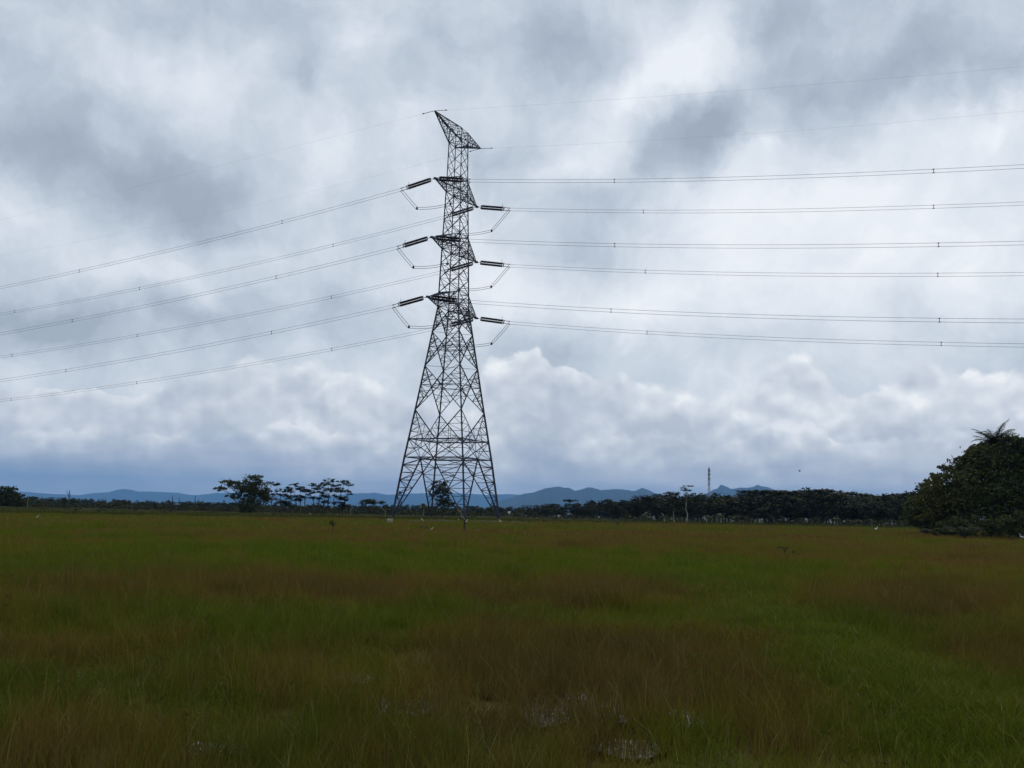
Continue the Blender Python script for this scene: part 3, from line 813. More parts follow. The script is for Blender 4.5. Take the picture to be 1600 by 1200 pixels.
# ------------------------------------------------------------------ insulators, conductors, jumpers
OX = np.array([TX, TY, 0])
AZS = {1: R(-24.408), -1: R(-24.938)}
SL = {1: (.14791, .00052), -1: (.13748, .00040)}
ESL = {(1, 1): (.1068, .000235), (-1, 1): (.1068, .00040), (1, -1): (.0751, .0000537), (-1, -1): (.105, .00035)}
NAMEA = {'1': 'topmost', '2': 'middle', '3': 'lowest'}
def wdir(side): return np.array([cos(AZS[side]), sin(AZS[side]), 0]) * side
def wpt(k, s, side, t):
    zt, ln = ARMS[k]; tip = OX + TU * s * ln + np.array([0, 0, zt])
    sl, q = SL[side] if k != 'e' else ESL[(s, side)]
    dz = -sl * t + q * t * t
    if k != 'e': dz -= .24 * min(t / 5.9, max(0, 1 - (t - 5.9) / 60))
    return tip + wdir(side) * t + np.array([0, 0, dz])
STR = 5.9
for k in '123':
    for s in (1, -1):
        near = 'near, upper looking' if s > 0 else 'far'
        for side in (1, -1):
            sname = 'right' if side > 0 else 'left'
            p0, p1 = wpt(k, s, side, 0), wpt(k, s, side, STR); d = (p1 - p0) / np.linalg.norm(p1 - p0); Ls = np.linalg.norm(p1 - p0)
            up = np.array([0, 0, 1.0]); up = up - d * (up @ d); up /= np.linalg.norm(up)
            ins = empty('insulator_string', p0)
            tag(ins, 'twin insulator string pulling %s from the %s arm on the %s side of the pylon' % (sname, NAMEA[k], 'near' if s > 0 else 'far'), 'insulator', 'insulator strings on the pylon')
            P = lambda f, o=0: p0 + d * Ls * f + up * o
            b = MB(p0); b.tube([P(0), P(.07)], .05, 6); b.tube([P(.07), P(.12)], .03, 6); b.build('shackle', M_fit, ins)
            for f0, f1 in ((.11, .145), (.80, .835)):
                b = MB(p0); b.beam(P((f0 + f1) / 2, -.33), P((f0 + f1) / 2, .33), .06, .16); b.build('yoke_plate', M_fit, ins)
            for o_ in (-.2, .2):
                pts = []; rad = []
                nd = 26
                for i in range(nd):
                    f = .15 + .64 * i / nd; st = .64 / nd
                    for q, r_ in ((0, .05), (.25, .185), (.5, .18), (.55, .055), (.98, .05)): pts.append(P(f + st * q, o_)); rad.append(r_)
                b = MB(p0); b.tube(pts, rad, 8); b.build('disc_string', M_insul, ins)
            for o_ in (-.22, .22):
                b = MB(p0); b.tube([P(.84, o_), P(.93, o_), P(1.0, o_)], [.045, .05, .07], 6); b.build('tension_clamp', M_fit, ins)
            b = MB(p0); b.tube([P(.835, .3)] + [P(.80 - .06 * sin(a) , .38 + .28 * (1 - cos(a)) * .9) for a in np.linspace(0, 2.6, 8)], .022, 5); b.build('arcing_horn', M_fit, ins)
            # twin conductor
            tw = empty('twin_conductor', p1)
            tag(tw, 'pair of conductors running %s from the %s arm on the %s side of the pylon' % (sname, NAMEA[k], 'near' if s > 0 else 'far'), 'power line', 'twin conductors of the power line')
            ts = list(np.linspace(STR, 200, 60))
            for o_ in (-.22, .22):
                b = MB(p1); b.tube([wpt(k, s, side, t) + (0, 0, o_ + .0) for t in ts], .021, 5); b.build('conductor', M_wire, tw)
            ofs = rnd.uniform(-.2, .2)
            for t in ([28.2, 68 if side > 0 else 73.2, 108, 150, 190]):
                t += ofs; q = wpt(k, s, side, t); b = MB(p1)
                b.beam(q + (0, 0, -.28), q + (0, 0, .28), .05)
                b.beam(q + (0, 0, .22) - wdir(side) * .14, q + (0, 0, .22) + wdir(side) * .12, .075)
                b.beam(q + (0, 0, -.22) - wdir(side) * .14, q + (0, 0, -.22) + wdir(side) * .12, .075)
                b.build('spacer', M_steel, tw)
        # jumper loop under the arm
        eL, eR = wpt(k, s, -1, STR), wpt(k, s, 1, STR); tip = wpt(k, s, 1, 0)
        wL, wR = tip + wdir(-1) * 2.95 + (0, 0, -4.3), tip + wdir(1) * 2.75 + (0, 0, -4.3)
        jp = empty('jumper_cable', wL)
        tag(jp, 'twin jumper cable hanging in a loop under the %s arm on the %s side' % (NAMEA[k], 'near' if s > 0 else 'far'), 'cable', 'jumper loops under the arms')
        for o_ in (-.16, .16):
            pts = []
            for i in range(9):
                t = i / 8; pts.append(lerp(eL, wL, t) + np.array([0, 0, o_ - .06 * sin(pi * t)]) + wdir(-1) * (-o_ * .6))
            for i in range(1, 9):
                t = i / 8; pts.append(lerp(wL, wR, t) + (0, 0, o_ - .22 * sin(pi * t)))
            for i in range(1, 9):
                t = i / 8; pts.append(lerp(wR, eR, t) + np.array([0, 0, o_ - .06 * sin(pi * t)]) + wdir(1) * (-o_ * .6))
            b = MB(wL); b.tube(pts, .034, 5); b.build('conductor', M_steel, jp)
        for w_ in (wL, wR):
            b = MB(wL); b.ball(w_, .17, .17, .24); b.build('spacer_weight', M_steel, jp)
for s in (1, -1):
    for side in (1, -1):
        p0 = wpt('e', s, side, 0)
        ew = empty('earth_wire', p0)
        tag(ew, 'single thin earth wire running %s from the peak on the %s side of the pylon' % ('right' if side > 0 else 'left', 'near' if s > 0 else 'far'), 'power line', 'earth wires of the power line')
        b = MB(p0); b.tube([wpt('e', s, side, t) for t in np.linspace(0, 200, 50)], .006, 5); b.build('wire', M_wire, ew)
        b = MB(p0); b.tube([wpt('e', s, side, t) for t in (0, .9, 1.8)], .04, 6); q = wpt('e', s, side, 2.1); b.beam(wpt('e', s, side, 1.8), q, .12); b.build('dead_end_clamp', M_steel, ew)

# ------------------------------------------------------------------ trees
def limb(mb, p, q, r0, r1, wob=.08, n=5):
    p = np.array(p, float); q = np.array(q, float); L = np.linalg.norm(q - p); pts = []; rad = []
    for i in range(n + 1):
        t = i / n; o = np.array([rnd.uniform(-1, 1), rnd.uniform(-1, 1), rnd.uniform(-.4, .4)]) * L * wob * sin(pi * t)
        pts.append(lerp(p, q, t) + o); rad.append(r0 + (r1 - r0) * t)
    mb.tube(pts, rad, 6)
    return pts

g_grove = 'trees of the dark grove at the right edge'
def pixel_tree(name, label, cat, depth, base_px, blobs_px, size, dens, group=None, mat=M_leaf, trunk_r=.2, stems=None, bark=M_bark, dr=.7, flat=.35, fill=.25, limbs=True, base_z=None, clump=.18):
    base = at(base_px, depth)
    root = empty(name, base); tag(root, label, cat, group)
    bl = []
    for (x, y, rx, ry) in blobs_px:
        jd = rnd.uniform(-1, 1) * rx / FPX * depth * .35
        c = WP(x, y, depth + jd); k = depth / FPX
        bl.append((c, (rx * k, max(rx * k * dr, ry * k), ry * k)))
    bl = [(c, (r[0] * 1.08, r[1] * 1.08, r[2] * 1.05)) for c, r in bl]
    if group == g_grove:
        for c, r in list(bl):
            for q in range(4):
                a = rnd.uniform(0, 2 * pi); e = rnd.uniform(.1, 1.3)
                bl.append((c + np.array([cos(a) * cos(e) * r[0], sin(a) * cos(e) * r[1], sin(e) * r[2]]) * rnd.uniform(1.0, 1.14), (rnd.uniform(.25, .55), rnd.uniform(.25, .55), rnd.uniform(.2, .5))))
    b = MB(base); b.quads(leaf_quads(bl, size, dens, flat, fill=fill, clump=clump)); b.build('crown', mat, root)
    t = MB(base)
    stems = stems or [base_px]
    zc = min(c[2] for c, r in bl)
    forks = []
    for sx in stems:
        sb = at(sx, depth); top = np.array([sb[0] + (base[0] - sb[0]) * .0, sb[1], max(zc, base[2] + .8)])
        limb(t, sb - (0, 0, .2), top, trunk_r, trunk_r * .7, .05); forks.append(top)
    if limbs:
        for c, r in bl:
            f = min(forks, key=lambda q: np.linalg.norm(q - c))
            if np.linalg.norm(f - c) > .3: limb(t, f, c - (0, 0, r[2] * .3), trunk_r * .5, trunk_r * .12, .12)
            for e in range(3):
                a = rnd.uniform(0, 2 * pi); limb(t, c - (0, 0, r[2] * .3), c + np.array([cos(a) * r[0] * .8, sin(a) * r[1] * .8, r[2] * rnd.uniform(-.2, .6)]), trunk_r * .16, trunk_r * .05, .1, 3)
    t.build('trunk', bark, root)
    return root

# trees left of the pylon
pixel_tree('broad_tree', 'dense dark spreading tree with flat boughs reaching left, left of the pylon', 'tree', 150, 392,
    [(394, 752, 13, 9), (402, 763, 16, 12), (360, 755, 15, 3.6), (345, 764, 10, 2.6), (380, 763, 18, 6), (366, 775, 12, 4), (400, 777, 20, 9), (390, 789, 16, 9), (386, 797, 12, 5), (412, 772, 8, 7), (404, 746, 7, 4)], .16, 26, trunk_r=.28, mat=M_leaf)
def umb(lst, s=1.0): return [(300 + x / 5, 720 + y / 5, rx / 5 * s, ry / 5 * s) for x, y, rx, ry in lst]
g_alb = 'airy trees with layered flat crowns'
pixel_tree('albizia_tree', 'airy tree with small layered crowns just right of the dense spreading tree', 'tree', 158, 436,
    umb([(610, 172, 28, 10), (655, 182, 40, 14), (620, 240, 25, 9), (690, 232, 40, 12), (640, 265, 25, 7), (660, 300, 22, 6), (690, 262, 30, 8)]), .19, 30, g_alb, trunk_r=.09, stems=[425, 431, 438], flat=.8)
pixel_tree('albizia_tree', 'airy tree with a leaning stem in the middle of the thin tree group', 'tree', 162, 455,
    umb([(750, 212, 35, 12), (720, 270, 42, 11), (775, 240, 40, 12), (700, 322, 55, 14), (760, 290, 34, 9), (730, 340, 50, 16)]), .19, 30, g_alb, trunk_r=.09, stems=[446, 455], flat=.8)
pixel_tree('albizia_tree', 'airy tree with a rounded top between the two gaps of the thin tree group', 'tree', 156, 470,
    umb([(805, 188, 40, 12), (850, 215, 42, 13), (880, 240, 45, 13), (820, 280, 55, 13), (910, 262, 22, 8), (840, 308, 38, 9), (800, 300, 30, 9), (900, 225, 30, 8)]), .19, 30, g_alb, trunk_r=.10, stems=[462, 469, 476], flat=.8)
pixel_tree('albizia_tree', 'airy spreading tree, left half of the tallest thin crowned pair', 'tree', 154, 500,
    umb([(930, 190, 36, 10), (990, 210, 50, 16), (1040, 185, 45, 12), (1070, 155, 38, 15), (960, 250, 36, 10), (970, 292, 46, 11), (1060, 275, 52, 12), (1080, 230, 52, 13), (1050, 325, 46, 12), (1010, 250, 40, 9)]), .19, 30, g_alb, trunk_r=.11, stems=[490, 498, 506, 512], flat=.8)
pixel_tree('albizia_tree', 'airy spreading tree, right half of the tallest thin crowned pair', 'tree', 157, 532,
    umb([(1110, 190, 45, 14), (1180, 168, 45, 15), (1225, 188, 32, 8), (1170, 232, 48, 13), (1230, 258, 26, 8), (1150, 285, 50, 12), (1195, 302, 34, 10), (1150, 335, 46, 13), (1225, 240, 30, 7), (1120, 215, 36, 9), (1170, 355, 40, 14)]), .19, 30, g_alb, trunk_r=.11, stems=[522, 530, 537], flat=.8)
pixel_tree('umbrella_tree', 'low umbrella shaped tree with pale forked stem left of the pylon legs', 'tree', 165, 572,
    [(580, 783.5, 17, 2.4), (570, 784.5, 10, 2.4), (592, 785.5, 9, 2), (563, 787, 5, 2), (574, 781.5, 8, 1.6), (585, 787, 7, 1.8)], .15, 26, trunk_r=.13, stems=[571], flat=.8, bark=M_bark)
pixel_tree('bushy_tree', 'ragged dark tree growing behind the feet of the pylon', 'tree', 162, 692,
    [(686, 758, 11, 6.5), (693, 753, 6, 3.5), (681, 766, 9, 6), (675, 773.5, 6, 3), (692, 769, 11, 8), (701, 771, 6, 3), (690, 780, 8, 6), (701, 781, 7, 6), (694, 789, 12, 6), (705, 787, 5, 4)], .17, 22, trunk_r=.16, mat=M_leaf)
pixel_tree('bushy_tree', 'round dark tree at the left edge of the picture', 'tree', 165, 14,
    [(14, 769, 14, 8), (4, 772, 14, 9), (27, 779, 12, 8), (12, 784, 26, 10), (-25, 776, 24, 12), (34, 786, 10, 8)], .2, 22, trunk_r=.25)
# tall tiered tree right of centre
pixel_tree('tiered_tree', 'tall slim tree with flat tiers of leaves on a bare pale stem', 'tree', 152, 1073,
    [(1075, 759.5, 6.5, .9), (1069, 763.2, 5.5, 1.0), (1067, 766.3, 4.2, 1.0), (1075, 766.6, 6.5, 1.0), (1073, 773, 5, 3), (1073, 779, 7, 3)], .13, 40, trunk_r=.11, bark=M_bark_pale, flat=.9, dr=1)
pixel_tree('tiered_tree', 'flat topped tree just left of the tall slim pale stemmed tree', 'tree', 185, 1051,
    [(1050, 771, 12, 1.4), (1047, 774.5, 8, 1.4), (1056, 773, 6, 1.4), (1052, 780, 6, 3)], .16, 34, trunk_r=.12, flat=.9)

# the dark grove at the right edge
g_grove = 'trees of the dark grove at the right edge'
pixel_tree('grove_tree', 'olive green tree on the left slope of the grove', 'tree', 93, 1478,
    [(1470, 772, 30, 24), (1492, 757, 26, 26), (1506, 742, 22, 24), (1478, 795, 34, 28), (1500, 790, 26, 30), (1515, 722, 14, 12)], .17, 26, g_grove, mat=M_leaf_olive, trunk_r=.25)
pixel_tree('grove_tree', 'low dark tree that starts the grove on its left', 'tree', 99, 1446,
    [(1447, 785, 22, 22), (1438, 800, 18, 22), (1458, 770, 16, 14), (1450, 812, 24, 18), (1425, 806, 12, 16)], .17, 24, g_grove, trunk_r=.2)
pixel_tree('grove_tree', 'big dark tree under the palm in the grove', 'tree', 90, 1545,
    [(1540, 722, 26, 24), (1555, 745, 36, 34), (1528, 765, 32, 34), (1545, 795, 44, 34), (1573, 712, 22, 20)], .17, 24, g_grove, trunk_r=.35)
pixel_tree('grove_tree', 'tallest dark tree with a knobbly top right of the palm', 'tree', 86, 1590,
    [(1581, 694, 12, 11), (1602, 706, 26, 16), (1590, 735, 34, 34), (1615, 760, 34, 44), (1590, 790, 36, 36), (1640, 720, 30, 30)], .17, 24, g_grove, trunk_r=.35)
pixel_tree('grove_tree', 'dark round crown filling the grove under the palm crown', 'tree', 96, 1552,
    [(1545, 704, 20, 9), (1566, 699, 18, 8), (1530, 716, 20, 14), (1520, 712, 10, 7), (1538, 699, 7, 4)], .17, 26, g_grove, mat=M_leaf, trunk_r=.25)
pixel_tree('grove_tree', 'dark tree continuing the grove beyond the right edge', 'tree', 84, 1680,
    [(1670, 715, 40, 36), (1700, 760, 50, 50), (1650, 790, 40, 40), (1740, 730, 50, 45)], .2, 14, g_grove, trunk_r=.35)
pixel_tree('grove_shrub', 'dark shrub at the foot of the grove, right of its left end', 'shrub', 82, 1500,
    [(1490, 822, 20, 12), (1512, 820, 18, 14), (1470, 826, 14, 8)], .13, 34, 'shrubs at the foot of the grove', limbs=False, trunk_r=.08)
pixel_tree('grove_shrub', 'dark shrub at the foot of the grove by the picture edge', 'shrub', 80, 1575,
    [(1560, 822, 22, 14), (1590, 818, 24, 18), (1545, 828, 14, 9)], .13, 34, 'shrubs at the foot of the grove', limbs=False, trunk_r=.08)

def frond(mb, base, yaw, pitch, L, w, droop, nleaf=26, lw=.05, curl=0):
    """feathered palm frond: midrib with leaflets"""
    base = np.array(base, float); h = np.array([cos(yaw), sin(yaw), 0.0]); pts = []
    p = base.copy(); n = 10; a = pitch
    for i in range(n + 1):
        pts.append(p.copy()); d = h * cos(a) + np.array([0, 0, sin(a)]); p = p + d * L / n; a -= droop / n * (1 + i / n)
    mb.tube(pts, [.035 * (1 - .8 * i / n) + .006 for i in range(n + 1)], 5)
    sd_ = np.cross(h, (0, 0, 1.0)); arr = []
    for j in range(nleaf):
        t = .12 + .88 * j / nleaf; k = t * n; i = min(int(k), n - 1); q = lerp(pts[i], pts[i + 1], k - i)
        d = pts[i + 1] - pts[i]; d /= np.linalg.norm(d)
        ll = w * (sin(pi * min(1, t * .9 + .12)) ** .6) * rnd.uniform(.85, 1.1)
        for s in (-1, 1):
            e = sd_ * s * .8 + d * .55 + np.array([0, 0, -.18 - .25 * rnd.random()]); e /= np.linalg.norm(e)
            tip = q + e * ll; wv = d * lw
            arr.append([q - wv * .5, q + wv * .5, lerp(q, tip, .6) + wv * .35, tip])
    mb.quads(np.array(arr))

def palm(depth, px, top_px, top_py, L, label, group=None, n=18, r=.17):
    base = at(px, depth); root = empty('coconut_palm', base); tag(root, label, 'palm', group)
    c = WP(top_px, top_py, depth)
    t = MB(base); pts = [lerp(base - (0, 0, .3), c, i / 8) + np.array([.25 * sin(pi * i / 8), 0, 0]) for i in range(9)]
    t.tube(pts, [r * (1.25 - .5 * i / 8) for i in range(9)], 8); t.build('trunk', M_bark, root)
    for i in range(n):
        b = MB(base); yaw = 2 * pi * i / n * 2.4 + rnd.uniform(-.2, .2); pit = rnd.choice([1.4, 1.2, .95, .7, .3, -.1]) + rnd.uniform(-.1, .1)
        frond(b, c, yaw, pit, L * rnd.uniform(.8, 1.1), L * .24, rnd.uniform(.6, 1.3), 30); b.build('frond', M_frond, root)
    return root
palm(91, 1560, 1556, 700, 3.0, 'coconut palm whose feathery crown tops the dark grove', n=34)
# arching pale fronds low in the grove
for j, (px, dp, lb) in enumerate(((1506, 79, 'young palm with pale arching fronds low in front of the grove'), (1462, 84, 'small pale leaved palm at the left foot of the grove'))):
    base = at(px, dp); root = empty('young_palm', base); tag(root, lb, 'palm')
    for i in range(9):
        b = MB(base); frond(b, base + (0, 0, .15), i * .75 + rnd.uniform(-.2, .2), rnd.uniform(.7, 1.35), 2.2 - .4 * j, .4, 1.3, 18, .05); b.build('frond', M_frond, root)
    b = MB(base); b.tube([base - (0, 0, .1), base + (0, 0, .3)], [.09, .06], 6); b.build('trunk', M_bark, root)

# far tree line: a few kinds of tree, each copied as individuals
def proto_tree(kind, seed):
    b = MB(); bl = []
    H = 1.0
    if kind == 'round':
        for i in range(7):
            a = rnd.uniform(0, 2 * pi); r = rnd.uniform(0, .28); bl.append((np.array([cos(a) * r, sin(a) * r, rnd.uniform(.3, .78)]), (rnd.uniform(.2, .3), rnd.uniform(.2, .3), rnd.uniform(.16, .26))))
    elif kind == 'tall':
        for i in range(7):
            a = rnd.uniform(0, 2 * pi); r = rnd.uniform(0, .12); z = .3 + .1 * i; bl.append((np.array([cos(a) * r, sin(a) * r, z]), (.2 - .012 * i, .2 - .012 * i, .13)))
    elif kind == 'umbrella':
        for i in range(9):
            a = rnd.uniform(0, 2 * pi); r = rnd.uniform(.05, .42); bl.append((np.array([cos(a) * r, sin(a) * r, rnd.choice([.72, .8, .88, .93])]), (rnd.uniform(.14, .24), rnd.uniform(.14, .24), .045)))
        for i in range(4):
            a = rnd.uniform(0, 2 * pi); bl.append((np.array([cos(a) * .15, sin(a) * .15, rnd.uniform(.3, .6)]), (.25, .25, .14)))
    b.quads(leaf_quads(bl, .042, 200, .5 if kind != 'umbrella' else .8))
    crown = b.mesh('crown', M_leaf_far)
    t = MB(); limb(t, (0, 0, -.05), (0, 0, .6), .025, .016, .04)
    for i in range(5):
        c = bl[i % len(bl)][0]; limb(t, (0, 0, .3), c, .013, .004, .08, 3)
    return crown, t.mesh('trunk', M_bark)
PROT = {}
for kd, nn in (('round', 4), ('tall', 2), ('umbrella', 3)):
    PROT[kd] = [proto_tree(kd, i) for i in range(nn)]
def far_tree(kind, loc, h, wf, label, group, name='far_tree', cat='tree'):
    crown, trunk = rnd.choice(PROT[kind])
    r = empty(name, loc, rnd.uniform(0, 6.28)); r.scale = (h * wf, h * wf, h); tag(r, label, cat, group)
    for nm, me in (('crown', crown), ('trunk', trunk)):
        o = bpy.data.objects.new(nm, me); col.objects.link(o); o.parent = r
    return r
RT = [(840, 788), (850, 786), (900, 785), (950, 784), (1000, 778), (1040, 775), (1100, 774), (1150, 770), (1200, 770), (1240, 766), (1285, 763), (1310, 769), (1340, 766), (1370, 772), (1400, 770), (1430, 767), (1480, 759), (1700, 757)]
LT = [(-80, 770), (0, 774), (40, 774), (60, 776), (100, 777), (140, 779), (170, 779), (200, 781), (230, 782), (260, 784), (300, 783), (400, 786), (500, 788), (600, 787), (700, 789), (780, 790), (850, 788)]
SECT = [(-100, 'in the far tree line at the left edge'), (90, 'in the far tree line below the left hills'), (240, 'in the far tree line by the three bare stems'), (335, 'in the far tree line behind the dense spreading tree'),
        (425, 'in the far tree line behind the airy trees'), (550, 'in the far tree line behind the umbrella tree'), (615, 'in the far tree line behind the pylon legs'), (780, 'in the %s behind the white houses' ),
        (850, 'in the wood below the long blue mountain'), (940, 'in the wood below the long mountain\'s end'), (1030, 'in the wood behind the tall slim tree'), (1095, 'in the wood by the phone mast'),
        (1150, 'in the wood below the small right peak'), (1230, 'in the wood under the flying bird'), (1300, 'in the middle of the right hand wood'), (1380, 'in the wood beside the dark grove'), (1450, 'in the wood behind the dark grove')]
def treeline(prof, x0, x1, n, d0, d1, label, group, small):
    xs = [p[0] for p in prof]; ys = [p[1] for p in prof]
    for i in range(n):
        px = x0 + (x1 - x0) * (i + rnd.uniform(-.4, .4)) / n; d = rnd.uniform(d0, d1)
        base = at(px, d); ty = np.interp(px, xs, ys) + abs(rnd.gauss(0, small)) - .5 - (5 if rnd.random() < .14 else 0) * (prof is RT)
        top = WP(px, ty, d)[2]; h = max(1.6, top - base[2])
        k = rnd.choices(['round', 'tall', 'umbrella'], [6, 1.2, 1.4])[0]
        sec = SECT[int(np.searchsorted([q[0] for q in SECT], px)) - 1][1] if px > SECT[0][0] else SECT[0][1]
        if '%s' in sec: sec = sec % ('right hand wood' if prof is RT else 'far tree line')
        lb = '%s%s dark tree %s%s' % ('tall ' if h > 7.5 else 'low ' if h < 5.5 else '', dict(round='round topped', tall='narrow', umbrella='flat topped')[k], sec, '' if d > 240 or small < 4 else ', in front')
        far_tree(k, base, h, rnd.uniform(.9, 1.5) * (1 if k != 'umbrella' else .9), lb, group)
treeline(RT, 850, 1480, 90, 195, 290, 'dark tree in the wood behind the field on the right', 'trees of the wood on the right', 2.2)
treeline(RT, 960, 1470, 44, 168, 192, 'dark tree in the wood behind the field on the right', 'trees of the wood on the right', 7)
treeline(RT, 830, 1600, 24, 300, 420, 'dark tree in the wood behind the field on the right', 'trees of the wood on the right', 2)
treeline(LT, -60, 860, 90, 480, 620, 'small dark tree in the distant tree line left and behind the pylon', 'trees of the distant left tree line', 1.0)
treeline(LT, -60, 860, 50, 300, 430, 'small dark tree in the distant tree line left and behind the pylon', 'trees of the distant left tree line', 5)

# far wood behind, too far to tell trees apart
def far_wood(name, x0, x1, depth, hgt, label):
    b = MB(); bl = []
    for i in range(170):
        px = x0 + (x1 - x0) * (i + rnd.random()) / 170; d = depth * rnd.uniform(.95, 1.15); p = at(px, d)
        h = hgt * rnd.uniform(.6, 1.05); bl.append((p + (0, 0, h * .5), (h * rnd.uniform(.6, 1.2), h * .6, h * .5)))
    b.quads(leaf_quads(bl, .9, .45)); o = b.build(name, M_leaf_far, loc=(0, 0, 0)); tag(o, label, 'wood', kind='stuff')
far_wood('far_wood', -200, 1000, 640, 7.0, 'far dark band of woodland under the mountains')
# hedge-like scrub in front of the wood
def scrub(name, x0, x1, d0, d1, n, h0, h1, label, mat=M_leaf_bush, size=.16, dens=5):
    b = MB(); bl = []
    for i in range(n):
        px = rnd.uniform(x0, x1); d = rnd.uniform(d0, d1); p = at(px, d); h = rnd.uniform(h0, h1)
        bl.append((p + (0, 0, h * .42), (h * rnd.uniform(.7, 1.5), h * .7, h * .55)))
    b.quads(leaf_quads(bl, size, dens)); o = b.build(name, mat, loc=(0, 0, 0)); tag(o, label, 'scrub', kind='stuff')
scrub('scrub', 980, 1480, 158, 176, 120, .5, 1.7, 'dull olive scrub along the foot of the right hand wood', dens=6)
scrub('scrub', 820, 1000, 160, 200, 50, .4, 1.0, 'low scrub behind the field right of the pylon', dens=6)
scrub('scrub', -60, 1000, 112, 150, 170, .2, .6, 'low dark weeds on the strips just behind the near field, left and centre', M_leaf_bush, .14, 6)
scrub('scrub', -60, 830, 165, 290, 240, .5, 1.5, 'dark scrub and bushes between the field and the left tree line', M_leaf_bush, .18, 8)
scrub('scrub', -60, 830, 230, 330, 200, 1.0, 2.6, 'taller dark scrub below the left tree line', M_leaf_far, .3, 4)

# ------------------------------------------------------------------ bananas, dead stems
def banana(px, depth, h, label, mat=M_banana):
    base = at(px, depth); root = empty('banana_plant', base); tag(root, label, 'plant', 'banana plants at the field edge')
    b = MB(base); b.tube([base - (0, 0, .1), base + (.05, 0, h * .5)], [.13, .09], 7); b.build('stem', M_bark_pale if rnd.random() < .5 else M_bark, root)
    for i in range(7):
        a = i * 2.4 + rnd.uniform(-.3, .3); el_ = rnd.uniform(.5, 1.35); L = h * rnd.uniform(.45, .65); hd = np.array([cos(a), sin(a), 0]); s_ = np.array([-sin(a), cos(a), 0])
        p = base + (.05, 0, h * .48); arr = []; an = el_; prev = p; pw = .03
        for j in range(5):
            nx = prev + (hd * cos(an) + np.array([0, 0, sin(an)])) * L / 5; w = [.16, .2, .19, .13, .02][j] * h * .55; an -= .33
            arr.append([prev - s_ * pw, prev + s_ * pw, nx + s_ * w + (0, 0, .03), nx - s_ * w + (0, 0, .03)]); prev = nx; pw = w
        q = MB(base); q.quads(np.array(arr)); q.build('leaf', mat, root)
for px, d, h, lb in ((662, 165, 3.0, 'banana plant left of the ragged tree behind the pylon'), (1008, 160, 2.2, 'banana plant left of the short pale stump'), (1038, 158, 2.0, 'small banana plant beside the short pale stump'),
                     (1104, 160, 2.0, 'banana plant right of the tall slim tree'), (1126, 158, 2.3, 'banana plant below the left mountain peak on the right'), (1142, 160, 1.9, 'pale banana plant in the clump right of the slim tree'),
                     (1218, 160, 1.6, 'low banana plant with a pale leaf before the dark wood'), (1306, 157, 1.9, 'banana plant in the middle of the right scrub'), (1364, 160, 1.7, 'small banana plant near the grove'), (60, 150, 2.2, 'banana plant near the left edge of the picture')):
    banana(px, d, h, lb)
def stump(px, depth, h, r, lean, label, mat=M_bark_pale, name='bare_stem', fork=0):
    base = at(px, depth); root = empty(name, base); tag(root, label, 'dead tree', 'bare stems along the field edge')
    b = MB(base); top = base + np.array([lean, 0, h]); limb(b, base - (0, 0, .1), top, r, r * .6, .05); b.build('trunk', mat, root)
    for i in range(fork):
        q = MB(base); a = base + (top - base) * rnd.uniform(.5, .9); limb(q, a, a + np.array([rnd.choice([-1, 1]) * rnd.uniform(.3, .9), 0, rnd.uniform(.3, .9)]), r * .5, r * .15, .1); q.build('branch', mat, root)
for px, d, h, r, l, lb, m, fk in (
        (1053, 152, 2.0, .10, -.05, 'short pale stump left of the tall slim tree', M_bark_pale, 0),
        (1093, 155, 1.1, .06, 0, 'thin pale stick right of the tall slim tree', M_bark_pale, 0),
        (1112, 154, 1.5, .05, .05, 'pale bare stem under the phone mast', M_bark_pale, 1),
        (1121, 156, 1.7, .06, -.08, 'pale forked stem just right of the phone mast', M_bark_pale, 2),
        (107, 150, 3.1, .09, .05, 'dark dead stem with a broken side branch near the left edge', M_bark, 2),
        (268, 148, 2.6, .07, .05, 'dark bare stem, left one of the three left of the dense tree', M_bark, 1),
        (283, 150, 2.4, .06, -.4, 'leaning dark stem, middle one of the three left of the dense tree', M_bark, 0),
        (305, 146, 2.7, .07, 0, 'straight dark stem nearest to the dense spreading tree', M_bark, 0),
        (44, 150, 1.9, .05, 0, 'thin pale stick near the left edge of the picture', M_bark_pale, 0),
        (548, 150, 1.4, .06, .1, 'pale slanting stem right of the airy trees', M_bark_pale, 0),
        (602, 140, 1.3, .05, .1, 'pale stick between the umbrella tree and the pylon', M_bark_pale, 1),
        (1308, 160, 2.0, .05, 0, 'pale upright stem in front of the right wood', M_bark_pale, 0)):
    stump(px, d, h, r, l, lb, m, fork=fk)

# forked dead trunk standing in the field in front of the pylon
base = G(726, 833); base[2] = -.05
root = empty('dead_forked_tree', base); tag(root, 'bare forked trunk standing in the field in front of the right pylon legs', 'dead tree')
D = base[1]; b = MB(base)
limb(b, base, WP(726, 812, D), .085, .075, .02); b.build('trunk', M_bark, root)
b = MB(base); limb(b, WP(726, 813, D), WP(713, 790, D - .3), .055, .018, .06, 6); limb(b, WP(719, 801, D - .1), WP(722, 792, D), .02, .008, .06, 3); b.build('branch', M_bark_pale, root)
b = MB(base); limb(b, WP(726, 813, D), WP(729, 792, D + .2), .06, .03, .04, 6); b.build('branch', M_bark, root)

